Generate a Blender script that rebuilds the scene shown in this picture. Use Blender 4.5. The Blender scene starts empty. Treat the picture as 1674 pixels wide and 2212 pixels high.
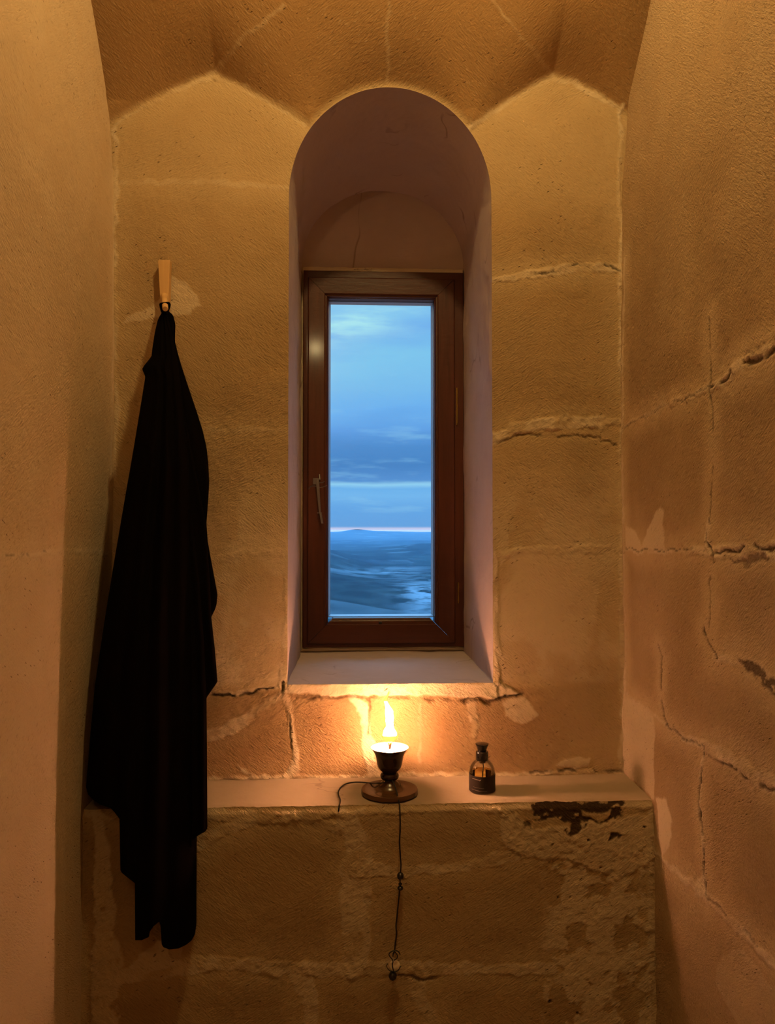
import bpy, bmesh, math, random
import numpy as np
from mathutils import Vector

# ------------------------------------------------------------------ camera, sky, lights, exposure
S = bpy.context.scene
COL = S.collection
F, D, EYE = 1667.0, 1.9, 1.55
PSI, PIT = math.atan(80/F), math.atan(41/F)
cam_d = bpy.data.cameras.new('camera'); cam = bpy.data.objects.new('camera', cam_d); COL.objects.link(cam)
cam.location = (0, -D, EYE); cam.rotation_euler = (math.pi/2+PIT, 0, -PSI)
cam_d.sensor_fit = 'HORIZONTAL'; cam_d.sensor_width = 36; cam_d.lens = F/1674*36
cam_d.clip_start = 0.02; cam_d.clip_end = 60000
S.camera = cam
S.view_settings.view_transform = 'Standard'; S.view_settings.look = 'None'
S.view_settings.exposure = 0.0; S.view_settings.gamma = 1.0; S.view_settings.use_curve_mapping = False
S.cycles.max_bounces = 16; S.cycles.transmission_bounces = 16; S.cycles.diffuse_bounces = 4; S.cycles.glossy_bounces = 4; S.cycles.use_adaptive_sampling = True; S.cycles.adaptive_threshold = 0.05; S.cycles.transparent_max_bounces = 16
S.cycles.sample_clamp_indirect = 4.0
S.cycles.use_denoising = True
S.cycles.volume_max_steps = 64

def lin(r, g, b):
    f = lambda c: c/12.92 if c <= 0.04045 else ((c+0.055)/1.055)**2.4
    return (f(r/255), f(g/255), f(b/255), 1)

FLAME_L = 830.0; FLAME_COL = (1.0, 0.46, 0.23)
LAMPS = [((0.14, -0.86, 3.20), 39.0, (1.0, 0.73, 0.29), 0.03), ((-0.262, -2.90, 2.91), 9.0, (1.0, 0.73, 0.32), 0.03)]
SKY_GAIN = 1.0; ZENITH = 8.0
for i, (lp, lw, lc, lr) in enumerate(LAMPS):
    ld = bpy.data.lights.new('ceiling_lamp_light', 'POINT'); ld.energy = lw; ld.color = lc; ld.shadow_soft_size = lr
    lo = bpy.data.objects.new('ceiling_lamp_light', ld); lo.location = lp; COL.objects.link(lo)

class NT:
    """small node helper"""
    def __init__(s, tree): s.t = tree; s.n = tree.nodes; s.l = tree.links; s.n.clear()
    def new(s, typ, **kw):
        n = s.n.new(typ)
        for k, v in kw.items(): setattr(n, k, v)
        return n
    def set(s, sock, v):
        if isinstance(v, bpy.types.NodeSocket): s.l.new(v, sock)
        elif v is not None: sock.default_value = v
    def math(s, op, a, b=None, c=None, clamp=False):
        n = s.new('ShaderNodeMath', operation=op, use_clamp=clamp)
        for i, v in enumerate((a, b, c)):
            if v is not None: s.set(n.inputs[i], v)
        return n.outputs[0]
    def mix(s, f, a, b, mode='MIX'):
        n = s.new('ShaderNodeMix', data_type='RGBA', blend_type=mode, clamp_factor=True)
        s.set(n.inputs[0], f); s.set(n.inputs[6], a); s.set(n.inputs[7], b); return n.outputs[2]
    def noise(s, vec, scale, detail=3, rough=.5, dist=0.0):
        n = s.new('ShaderNodeTexNoise'); s.set(n.inputs['Vector'], vec)
        n.inputs['Scale'].default_value = scale; n.inputs['Detail'].default_value = detail
        n.inputs['Roughness'].default_value = rough; n.inputs['Distortion'].default_value = dist
        return n.outputs[0]
    def mapr(s, v, a, b, c=0.0, d=1.0, smooth=False):
        n = s.new('ShaderNodeMapRange'); n.interpolation_type = 'SMOOTHSTEP' if smooth else 'LINEAR'
        s.set(n.inputs[0], v)
        for i, q in enumerate((a, b, c, d)): n.inputs[i+1].default_value = q
        return n.outputs[0]
    def mapping(s, vec, rot=(0, 0, 0), scale=(1, 1, 1)):
        n = s.new('ShaderNodeMapping'); s.set(n.inputs['Vector'], vec)
        n.inputs['Rotation'].default_value = rot; n.inputs['Scale'].default_value = scale; return n.outputs[0]
    def ramp(s, fac, stops, interp='LINEAR'):
        n = s.new('ShaderNodeValToRGB'); s.set(n.inputs[0], fac); r = n.color_ramp; r.interpolation = interp
        while len(r.elements) < len(stops): r.elements.new(0.5)
        for e, (p, c) in zip(r.elements, stops): e.position = p
        for e, (p, c) in zip(r.elements, stops): e.color = c
        return n.outputs[0]
    def attr(s, name):
        n = s.new('ShaderNodeAttribute', attribute_name=name); return n.outputs['Fac']

# dusk sky with layered cloud
W = bpy.data.worlds.new('dusk_sky'); S.world = W; W.use_nodes = True
w = NT(W.node_tree)
tc = w.new('ShaderNodeTexCoord'); sx = w.new('ShaderNodeSeparateXYZ'); w.l.new(tc.outputs['Generated'], sx.inputs[0])
dx, dy, dz = sx.outputs
n1 = w.noise(w.mapping(tc.outputs['Generated'], scale=(5, 5, 24)), 1.0, 4, .55)
n2 = w.noise(w.mapping(tc.outputs['Generated'], rot=(0, .10, 0), scale=(9, 9, 60)), 1.0, 4, .6)
wob = w.math('MULTIPLY', w.math('SUBTRACT', n1, .5), w.mapr(dz, .01, .22, 0.0, .075))
tilt = w.math('MULTIPLY', dx, w.mapr(dz, .05, .3, 0.0, -.16))
el = w.math('ADD', w.math('ADD', dz, wob), tilt)
t = w.math('DIVIDE', el, .34, clamp=True)
st = [(-.0, (206, 212, 246)), (.0034, (206, 212, 246)), (.0056, (106, 170, 234)), (.030, (104, 172, 238)), (.046, (120, 190, 247)),
      (.0535, (112, 184, 245)), (.0590, (152, 216, 250)), (.0640, (90, 152, 220)), (.085, (74, 138, 206)), (.105, (80, 146, 214)), (.130, (98, 165, 236)),
      (.155, (112, 184, 248)), (.185, (124, 196, 246)), (.215, (130, 205, 247)), (.245, (114, 182, 246)), (.275, (124, 196, 248)), (.34, (122, 190, 248))]
skyc = w.ramp(t, [(max(0, p)/.34, lin(*c)) for p, c in st])
# pale cirrus high up
cx_ = w.math('DIVIDE', w.math('ADD', dx, .005), .085); cz_ = w.math('DIVIDE', w.math('SUBTRACT', w.math('ADD', dz, w.math('MULTIPLY', dx, -.16)), .262), .020)
g_ = w.math('POWER', 2.718, w.math('MULTIPLY', w.math('ADD', w.math('MULTIPLY', cx_, cx_), w.math('MULTIPLY', cz_, cz_)), -1.0))
cir = w.math('MULTIPLY', g_, w.mapr(n2, .32, .62, .35, 1.25, True), clamp=True)
skyc = w.mix(w.math('MULTIPLY', cir, .85), skyc, lin(182, 244, 250))
thin = w.math('MULTIPLY', w.mapr(n2, .52, .72, 0, .35, True), w.mapr(dz, .012, .03, 0, 1))
skyc = w.mix(thin, skyc, lin(150, 214, 250))
up = w.mapr(dz, .33, .6, 1.0, ZENITH, True)
bg = w.new('ShaderNodeBackground'); w.l.new(skyc, bg.inputs[0]); w.l.new(w.math('MULTIPLY', up, SKY_GAIN), bg.inputs[1])
wo = w.new('ShaderNodeOutputWorld'); w.l.new(bg.outputs[0], wo.inputs[0])

# ------------------------------------------------------------------ pixel ray -> place helpers (set-out only)
def _R():
    a, b = math.pi/2+PIT, -PSI
    rx = np.array([[1, 0, 0], [0, math.cos(a), -math.sin(a)], [0, math.sin(a), math.cos(a)]])
    rz = np.array([[math.cos(b), -math.sin(b), 0], [math.sin(b), math.cos(b), 0], [0, 0, 1]])
    return rz @ rx
RM = _R(); CP = np.array([0, -D, EYE])
def ray(px, py): return RM @ np.array([(px-837)/F, (1106-py)/F, -1.0])
def P(px, py, Y): d = ray(px, py); return CP + d*(Y-CP[1])/d[1]
def PX(px, py, X): d = ray(px, py); return CP + d*(X-CP[0])/d[0]
def PZ(px, py, Z): d = ray(px, py); return CP + d*(Z-CP[2])/d[2]

XL, XR = -0.575, 0.679
ZLEDGE, YLEDGE = 0.949, -0.191
NX0, NX1, ZSILL, ZSPR, RZ, RZB = -0.153, 0.352, 1.176, 2.380, 0.279, 0.240
NCX, RX = (NX0+NX1)/2, (NX1-NX0)/2
YWIN = 0.5

# ------------------------------------------------------------------ object helpers
def link(o, parent=None):
    COL.objects.link(o)
    if parent is not None: o.parent = parent
    return o
def tag(o, label=None, cat=None, group=None, kind=None):
    if label: o['label'] = label
    if cat: o['category'] = cat
    if group: o['group'] = group
    if kind: o['kind'] = kind
    return o
def obj(name, verts, faces, mat, parent=None, smooth=True, attrs=None):
    me = bpy.data.meshes.new(name)
    verts = np.asarray(verts, dtype=np.float32)
    if isinstance(faces, np.ndarray):
        n = faces.shape[1]
        me.vertices.add(len(verts)); me.vertices.foreach_set('co', verts.ravel())
        me.loops.add(faces.size); me.loops.foreach_set('vertex_index', faces.astype(np.int32).ravel())
        me.polygons.add(len(faces)); me.polygons.foreach_set('loop_start', np.arange(0, faces.size, n, dtype=np.int32))
        me.update(calc_edges=True); me.validate()
    else:
        me.from_pydata([tuple(map(float, v)) for v in verts], [], [tuple(map(int, f)) for f in faces]); me.update()
    if smooth: me.polygons.foreach_set('use_smooth', np.ones(len(me.polygons), dtype=bool))
    if attrs:
        for k, v in attrs.items():
            a = me.attributes.new(k, 'FLOAT', 'POINT'); a.data.foreach_set('value', np.asarray(v, dtype=np.float32))
    if mat: me.materials.append(mat)
    return link(bpy.data.objects.new(name, me), parent)
def empty(name, loc=(0, 0, 0)):
    o = bpy.data.objects.new(name, None); o.location = loc; o.empty_display_size = .05; COL.objects.link(o); return o
class MB:
    """collects shapes into one mesh"""
    def __init__(s): s.v = []; s.f = []
    def add(s, v, f):
        k = len(s.v); s.v += [tuple(map(float, q)) for q in v]; s.f += [tuple(i+k for i in q) for q in f]; return s
    def box(s, x0, x1, y0, y1, z0, z1):
        v = [(x, y, z) for x in (x0, x1) for y in (y0, y1) for z in (z0, z1)]
        return s.add(v, [(0, 1, 3, 2), (4, 6, 7, 5), (0, 4, 5, 1), (2, 3, 7, 6), (0, 2, 6, 4), (1, 5, 7, 3)])
    def lathe(s, prof, c, n=48, cap0=True, cap1=True, closed=False):
        v = []; f = []
        for r, z in prof:
            for i in range(n):
                a = 2*math.pi*i/n; v.append((c[0]+r*math.cos(a), c[1]+r*math.sin(a), c[2]+z))
        m = len(prof)
        for j in range(m-1 if not closed else m):
            k = (j+1) % m
            for i in range(n): f.append((j*n+i, j*n+(i+1) % n, k*n+(i+1) % n, k*n+i))
        if not closed:
            if cap0: f.append(tuple(range(n-1, -1, -1)))
            if cap1: f.append(tuple((m-1)*n+i for i in range(n)))
        return s.add(v, f)
    def tube(s, pts, r, n=8, rad=None):
        pts = [Vector(map(float, p)) for p in pts]; v = []; f = []; up = Vector((0.3, 1, 0.2)).normalized()
        prev = None
        for i, p in enumerate(pts):
            t_ = (pts[min(i+1, len(pts)-1)]-pts[max(i-1, 0)]).normalized()
            if prev is None: a = t_.cross(up).normalized()
            else: a = (prev - t_*prev.dot(t_)).normalized()
            prev = a; b = t_.cross(a); rr = rad[i] if rad is not None else r
            for k in range(n):
                q = 2*math.pi*k/n; v.append(p+(a*math.cos(q)+b*math.sin(q))*rr)
        for i in range(len(pts)-1):
            for k in range(n): f.append((i*n+k, i*n+(k+1) % n, (i+1)*n+(k+1) % n, (i+1)*n+k))
        f.append(tuple(range(n-1, -1, -1))); f.append(tuple((len(pts)-1)*n+k for k in range(n)))
        return s.add(v, f)
    def ball(s, c, r, sc=(1, 1, 1), n=20, m=12):
        prof = [(max(1e-5, math.sin(math.pi*j/m)), -math.cos(math.pi*j/m)) for j in range(m+1)]
        v = []; f = []
        for q, z in prof:
            for i in range(n):
                a = 2*math.pi*i/n; v.append((c[0]+r*sc[0]*q*math.cos(a), c[1]+r*sc[1]*q*math.sin(a), c[2]+r*sc[2]*z))
        for j in range(m):
            for i in range(n): f.append((j*n+i, j*n+(i+1) % n, (j+1)*n+(i+1) % n, (j+1)*n+i))
        return s.add(v, f)
    def build(s, name, mat, parent=None, smooth=True, bevel=0, angle=40):
        o = obj(name, s.v, s.f, mat, parent, smooth)
        bm = bmesh.new(); bm.from_mesh(o.data); bmesh.ops.remove_doubles(bm, verts=bm.verts, dist=1e-6)
        bmesh.ops.recalc_face_normals(bm, faces=bm.faces); bm.to_mesh(o.data); bm.free()
        if bevel:
            b = o.modifiers.new('bevel', 'BEVEL'); b.width = bevel; b.segments = 2; b.limit_method = 'ANGLE'
        if smooth: o.data.set_sharp_from_angle(angle=math.radians(angle))
        return o
def spline(pts, n=8):
    p = [np.array(q, float) for q in pts]; p = [2*p[0]-p[1]] + p + [2*p[-1]-p[-2]]; out = []
    for i in range(1, len(p)-2):
        for k in range(n):
            t_ = k/n; a, b, c, d = p[i-1:i+3]
            out.append(.5*(2*b+(c-a)*t_+(2*a-5*b+4*c-d)*t_**2+(3*b-a-3*c+d)*t_**3))
    out.append(p[-2]); return out

# ------------------------------------------------------------------ height field toolkit
def _hash(ix, iy, seed):
    h = (ix.astype(np.int64)*374761393 + iy.astype(np.int64)*668265263 + seed*974634777) & 0xFFFFFFFF
    h = ((h ^ (h >> 13))*1274126177) & 0xFFFFFFFF
    return ((h ^ (h >> 16)) & 0xFFFFFF)/float(0xFFFFFF)
def vnoise(x, y, seed=0):
    ix = np.floor(x); iy = np.floor(y); fx = x-ix; fy = y-iy
    fx = fx*fx*fx*(fx*(fx*6-15)+10); fy = fy*fy*fy*(fy*(fy*6-15)+10)
    a = _hash(ix, iy, seed); b = _hash(ix+1, iy, seed); c = _hash(ix, iy+1, seed); d = _hash(ix+1, iy+1, seed)
    return (a*(1-fx)+b*fx)*(1-fy)+(c*(1-fx)+d*fx)*fy
def fbm(x, y, freq, oct=4, seed=0, gain=.5):
    s = 0; amp = 1; tot = 0
    for o in range(oct):
        s = s+amp*vnoise(x*freq+17.3*o, y*freq-9.1*o, seed+o); tot += amp; amp *= gain; freq *= 2.03
    return s/tot            # 0..1
def sstep(a, b, x): t_ = np.clip((x-a)/(b-a), 0, 1); return t_*t_*(3-2*t_)
def dist_poly(u, v, pts, widths=None):
    """distance to a polyline, less the local half width"""
    best = np.full(u.shape, 9.0)
    for i in range(len(pts)-1):
        (x0, y0), (x1, y1) = pts[i], pts[i+1]; dx, dy = x1-x0, y1-y0; L = dx*dx+dy*dy+1e-12
        w0, w1 = (0, 0) if widths is None else (widths[i], widths[i+1])
        t_ = np.clip(((u-x0)*dx+(v-y0)*dy)/L, 0, 1)
        best = np.minimum(best, np.hypot(u-x0-t_*dx, v-y0-t_*dy)-(w0+(w1-w0)*t_))
    return best
def inside(u, v, poly):
    c = np.zeros(u.shape, bool); n = len(poly); j = n-1
    for i in range(n):
        xi, yi = poly[i]; xj, yj = poly[j]
        if yi != yj: c ^= ((yi > v) != (yj > v)) & (u < (xj-xi)*(v-yi)/(yj-yi)+xi)
        j = i
    return c
def patch_field(u, v, poly, soft):
    d = dist_poly(u, v, list(poly)+[poly[0]]); s = np.where(inside(u, v, poly), -d, d); return sstep(soft, -soft, s)

class Masonry:
    """fields (relief, mortar, tone, soot) over a wall's own u,v metres"""
    def __init__(s, u, v, seed, ragged=.006):
        s.u, s.v, s.seed = u, v, seed
        w1 = fbm(u, v, 32, 4, seed+1, .6)-.5; w2 = fbm(u, v, 32, 4, seed+31, .6)-.5
        w3 = fbm(u, v, 7, 2, seed+61)-.5; w4 = fbm(u, v, 7, 2, seed+71)-.5
        s.wu = u+w1*ragged*3.2+w3*ragged*1.5; s.wv = v+w2*ragged*3.2+w4*ragged*1.5
        s.n_fine = fbm(u, v, 90, 3, seed+3, .6)-.5; s.n_mid = fbm(u, v, 22, 3, seed+5)-.5; s.n_big = fbm(u, v, 4, 3, seed+9)-.5
        s.mort = np.zeros(u.shape); s.crack = np.zeros(u.shape); s.soot = np.zeros(u.shape); s.tone = np.zeros(u.shape)
        s.h = s.n_big*.010+s.n_mid*.0035+s.n_fine*.0012; s.dj = np.full(u.shape, 9.0)
    def joint(s, pts, wid, amt=1.0, relief=.002, soft=.004):
        wid = wid if isinstance(wid, (list, tuple)) else [wid]*len(pts)
        d = dist_poly(s.wu, s.wv, pts, wid); s.dj = np.minimum(s.dj, d)
        gate = .35+.65*sstep(.36, .56, fbm(s.u, s.v, 17, 3, s.seed+140))
        m = sstep(soft, -soft*.4, d); s.mort = np.maximum(s.mort, m*amt*gate)
        s.h += .5*relief*m*(1+2.2*s.n_fine+1.5*s.n_mid)
        rim = np.exp(-((d-.004)/.004)**2); s.h -= .0004*rim*np.clip(amt, 0, 1)
        return s
    def crackline(s, pts, wid, depth=.006, dirt=1.0, broken=.45):
        wid = wid if isinstance(wid, (list, tuple)) else [wid]*len(pts)
        d = dist_poly(s.wu, s.wv, pts, wid); gate = sstep(broken-.08, broken+.08, fbm(s.u, s.v, 26, 3, s.seed+44))
        m = sstep(.0022, -.0010, d)*gate; s.h -= .6*depth*m; s.crack = np.maximum(s.crack, m*dirt)
        s.dj = np.minimum(s.dj, np.abs(d))
        return s
    def patch(s, poly, amt=1.0, relief=.003, soft=.003, holes=0.0):
        m = patch_field(s.wu, s.wv, poly, soft)
        if holes: m = m*sstep(holes-.06, holes+.06, fbm(s.u, s.v, 30, 4, s.seed+83))
        s.mort = np.maximum(s.mort, m*amt); s.h += .35*relief*m*(1+1.5*s.n_fine); return s
    def sootpatch(s, poly, amt=1.0, hole=None, soft=.002, holes=.0):
        m = patch_field(s.wu, s.wv, poly, soft)
        if hole: m = m*(1-patch_field(s.wu, s.wv, hole, soft))
        if holes: m = m*sstep(holes-.04, holes+.04, fbm(s.u, s.v, 60, 3, s.seed+93))
        s.soot = np.maximum(s.soot, m*amt); s.mort *= (1-m*.6); s.h -= .002*m; return s
    def mottle(s, poly, thr=.5, freq=18, amt=.9, soft=.02):
        m = patch_field(s.u, s.v, poly, soft)*sstep(thr-.03, thr+.03, fbm(s.wu, s.wv*1.1, freq, 4, s.seed+123, .55))
        s.mort = np.maximum(s.mort, m*amt); s.h += .001*m*(1+1.4*s.n_fine); return s
    def done(s):
        s.tone = np.clip(sstep(.002, .06, s.dj)*(.65+.9*(fbm(s.u, s.v, 6, 3, s.seed+201)-.35)), 0, 1.2)
        return dict(mortar=s.mort, crack=s.crack, soot=s.soot, tone=s.tone)

def grid_faces(nu, nv, off=0, flip=False):
    i, j = np.meshgrid(np.arange(nu-1), np.arange(nv-1), indexing='ij')
    a = (i*nv+j).ravel(); b = ((i+1)*nv+j).ravel(); c = b+1; d = a+1
    f = np.stack([a, b, c, d] if not flip else [a, d, c, b], 1)+off
    return f

# ------------------------------------------------------------------ materials
def new_mat(name):
    m = bpy.data.materials.new(name); m.use_nodes = True; return m, NT(m.node_tree)
def finish(n, bsdf, bump=None):
    if bump is not None: n.l.new(bump, bsdf.inputs['Normal'])
    o = n.new('ShaderNodeOutputMaterial'); n.l.new(bsdf.outputs[0], o.inputs[0])
def bump(n, h, dist, strength=1.0, normal=None):
    b = n.new('ShaderNodeBump'); b.inputs['Strength'].default_value = strength; b.inputs['Distance'].default_value = dist
    n.l.new(h, b.inputs['Height'])
    if normal is not None: n.l.new(normal, b.inputs['Normal'])
    return b.outputs[0]

STONE_A = (.50, .350, .190, 1); STONE_B = (.38, .245, .120, 1); MORTAR = (.58, .44, .29, 1)
def masonry(name, plane, stone_a=STONE_A, stone_b=STONE_B, mortar=MORTAR, rough=1.0):
    m, n = new_mat(name)
    co = n.new('ShaderNodeTexCoord').outputs['Object']
    def rm(a): return n.mapping(n.mapping(co, rot(a)), (0, 0, 0), sc)
    def rot(a): return {'xz': (0, a, 0), 'yz': (a, 0, 0), 'xy': (0, 0, a)}[plane]
    sc = {'xz': (1, 1, 3.4), 'yz': (1, 1, 3.4), 'xy': (1, 3.4, 1)}[plane]
    s1 = n.noise(rm(.62), 85, 4, .68, .15)
    s2 = n.noise(rm(-.72), 78, 4, .68, .15)
    sel = n.mapr(n.noise(co, 2.3, 2), .42, .58, 0, 1, True)
    strokes = n.mix(sel, s1, s2)
    g = n.noise(co, 260, 3, .6); mid = n.noise(co, 11, 4, .6)
    pits = n.new('ShaderNodeTexVoronoi'); n.set(pits.inputs['Vector'], rm(.5)); pits.inputs['Scale'].default_value = 34
    pit = n.math('MULTIPLY', n.mapr(pits.outputs['Distance'], .05, .16, 1, 0, True), n.mapr(n.noise(co, 7.0, 3), .48, .60, 0, 1, True))
    mo, cr, so, to = n.attr('mortar'), n.attr('crack'), n.attr('soot'), n.attr('tone')
    c = n.mix(to, stone_a, stone_b)
    c = n.mix(n.mapr(mid, .3, .75, 0, .45), c, (stone_a[0]*.86, stone_a[1]*.78, stone_a[2]*.66, 1))
    c = n.mix(n.attr('shade_brown'), c, (.27, .135, .048, 1))  # shade mixed into the stone colour
    c = n.mix(mo, c, mortar)
    st = n.mapr(strokes, .30, .72, -.5, .5)
    c = n.mix(n.math('MULTIPLY', n.mapr(strokes, .57, .68, 0, .6, True), .9), c, n.mix(.55, c, mortar))
    c = n.mix(n.math('MULTIPLY', n.mapr(strokes, .43, .33, 0, .6, True), .9), c, n.mix(.6, c, (.16, .09, .04, 1)))
    c = n.mix(n.math('MULTIPLY', pit, .75), c, (.10, .055, .025, 1))
    c = n.mix(n.math('MULTIPLY', cr, .85), c, (.065, .042, .020, 1))
    c = n.mix(n.math('MULTIPLY', so, .95), c, (.040, .018, .009, 1))
    b = n.new('ShaderNodeBsdfPrincipled'); n.set(b.inputs['Base Color'], c); b.inputs['Roughness'].default_value = .92
    b.inputs['Specular IOR Level'].default_value = .18
    k = n.math('ADD', n.math('MULTIPLY', st, n.mapr(mo, 0, 1, 1.0, .6)), n.math('MULTIPLY', g, .45))
    k = n.math('SUBTRACT', k, n.math('MULTIPLY', pit, 1.2))
    sxyz = n.new('ShaderNodeSeparateXYZ'); n.l.new(co, sxyz.inputs[0])
    k = n.math('MULTIPLY', k, n.mapr(sxyz.outputs[2], 2.15, 2.42, 1.0, .55, True))   # the upper courses are dressed smoother
    finish(n, b, bump(n, k, .0032*rough, .9))
    return m
def plaster_mat(name, col=(.63, .54, .46, 1), rough=.0012):
    m, n = new_mat(name); co = n.new('ShaderNodeTexCoord').outputs['Object']
    a = n.noise(co, 9, 4, .6); g = n.noise(n.mapping(co, (.3, .4, .2), (1, 1, 2.2)), 70, 4, .6)
    cr = n.new('ShaderNodeTexVoronoi', feature='DISTANCE_TO_EDGE'); n.set(cr.inputs['Vector'], n.mix(.12, co, n.new('ShaderNodeTexNoise').outputs[1]))
    cr.inputs['Scale'].default_value = 4.2
    line = n.math('MULTIPLY', n.mapr(cr.outputs['Distance'], 0.004, .012, 1, 0), n.mapr(n.noise(co, 5, 2), .55, .62, 0, 1))
    c = n.mix(n.mapr(a, .3, .7, 0, .35), col, (col[0]*.84, col[1]*.78, col[2]*.72, 1)); c = n.mix(n.math('MULTIPLY', line, .6), c, (.2, .13, .09, 1))
    b = n.new('ShaderNodeBsdfPrincipled'); n.set(b.inputs['Base Color'], c); b.inputs['Roughness'].default_value = .9
    b.inputs['Specular IOR Level'].default_value = .15
    finish(n, b, bump(n, n.math('ADD', g, n.math('MULTIPLY', a, 1.5)), rough, .8)); return m
def simple(name, col, rough=.5, metal=0.0, spec=.5, bumpscale=0, bumpd=0.0005, coat=0.0):
    m, n = new_mat(name); b = n.new('ShaderNodeBsdfPrincipled')
    b.inputs['Roughness'].default_value = rough; b.inputs['Metallic'].default_value = metal; b.inputs['Specular IOR Level'].default_value = spec
    b.inputs['Coat Weight'].default_value = coat
    co = n.new('ShaderNodeTexCoord').outputs['Object']; v = n.noise(co, 40, 3)
    n.set(b.inputs['Base Color'], n.mix(n.mapr(v, .3, .7, 0, .3), (*col, 1), (col[0]*.7, col[1]*.7, col[2]*.7, 1)))
    finish(n, b, bump(n, n.noise(co, bumpscale, 3), bumpd) if bumpscale else None); return m
def wood(name, a, b_, grain, rough=.35, scale=18, bd=.0004, coat=.3):
    m, n = new_mat(name); co = n.new('ShaderNodeTexCoord').outputs['Object']
    sc = {'z': (1, 1, .07), 'x': (.07, 1, 1)}[grain]
    v = n.noise(n.mapping(co, (0, 0, 0), sc), scale*6, 4, .6, .6); u = n.noise(n.mapping(co, (0, 0, 0), sc), scale, 3, .5, 1.0)
    c = n.mix(n.mapr(v, .3, .7, 0, .6), a, b_); c = n.mix(n.mapr(u, .35, .7, 0, .6), c, (b_[0]*.7, b_[1]*.65, b_[2]*.6, 1))
    b = n.new('ShaderNodeBsdfPrincipled'); n.set(b.inputs['Base Color'], c); b.inputs['Roughness'].default_value = rough
    b.inputs['Coat Weight'].default_value = coat; b.inputs['Coat Roughness'].default_value = .10; b.inputs['Specular IOR Level'].default_value = .25
    wv = n.noise(n.mapping(co, (.2, .1, .3), (1, 1, 2.5)), 42, 3, .6)
    finish(n, b, bump(n, n.math('ADD', v, n.math('MULTIPLY', wv, 1.2)), bd)); return m
def clear(name, tint, ior=1.45, rough=0.0, boost=1.0):
    m, n = new_mat(name); tr = n.new('ShaderNodeBsdfTransparent'); tr.inputs[0].default_value = tint
    gl = n.new('ShaderNodeBsdfGlossy'); gl.inputs['Roughness'].default_value = rough
    fr = n.new('ShaderNodeFresnel'); fr.inputs[0].default_value = ior
    mx = n.new('ShaderNodeMixShader'); n.l.new(n.math('MULTIPLY', fr.outputs[0], boost, clamp=True), mx.inputs[0]); n.l.new(tr.outputs[0], mx.inputs[1]); n.l.new(gl.outputs[0], mx.inputs[2])
    o = n.new('ShaderNodeOutputMaterial'); n.l.new(mx.outputs[0], o.inputs[0]); return m

M_back = masonry('back_wall_stone', 'xz'); M_side = masonry('side_wall_stone', 'yz', (.54, .385, .235, 1), (.35, .225, .120, 1), (.66, .51, .36, 1), rough=1.0)
M_left = masonry('left_wall_plaster_stone', 'yz', (.58, .425, .28, 1), (.52, .37, .235, 1), (.62, .48, .34, 1), rough=.34)
M_ledgetop = plaster_mat('ledge_limewash', (.37, .27, .19, 1), .0010)
M_niche = plaster_mat('niche_limewash', (.50, .39, .35, 1), .0012)
M_bead = plaster_mat('window_plaster_bead', (.70, .58, .42, 1), .0016)
M_room = plaster_mat('room_plaster', (.52, .37, .22, 1), .002)
M_floor = plaster_mat('floor_stone', (.40, .29, .19, 1), .002)

# ------------------------------------------------------------------ the back wall (leans forward above the crease into the vault)
def bw_off(x, z):
    cz = np.interp(x, CRX, CRZ); d = np.maximum(0, z-cz); k = .55+.15*sstep(.28, .52, np.abs(x-NCX))
    f1 = np.sqrt(d*d+.008**2)-.008; f2 = np.maximum(0, z-2.60); w_ = np.exp(-(d/.07)**1.5)
    return np.where(d > 0, k*(f1*w_+f2*(1-w_)), 0)
CREASE = [(205, 300), (250, 268), (300, 238), (360, 205), (420, 177), (465, 164), (520, 190), (590, 230), (655, 267)]
CREASE_R = [(1017, 273), (1080, 235), (1150, 190), (1195, 166), (1240, 180), (1290, 205), (1338, 243), (1400, 290)]
_a = [(NCX-RX*math.cos(q), ZSPR+RZ*math.sin(q)) for q in np.linspace(math.radians(37), math.radians(143), 60)]
_c = [(P(x, y, 0)[0], P(x, y, 0)[2]) for x, y in CREASE]+_a+[(P(x, y, 0)[0], P(x, y, 0)[2]) for x, y in CREASE_R]
_c = sorted(_c); CRX = np.array([q[0] for q in _c]); CRZ = np.array([q[1] for q in _c])
def B(px, py):
    y = 0.0
    for _ in range(8):
        p = P(px, py, y); y = -float(bw_off(np.array(p[0]), np.array(p[2])))
    return (p[0], p[2])
def bl(pts): return [B(*q) for q in pts]
PXM = D/F         # metres per photo pixel on the back wall

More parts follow.
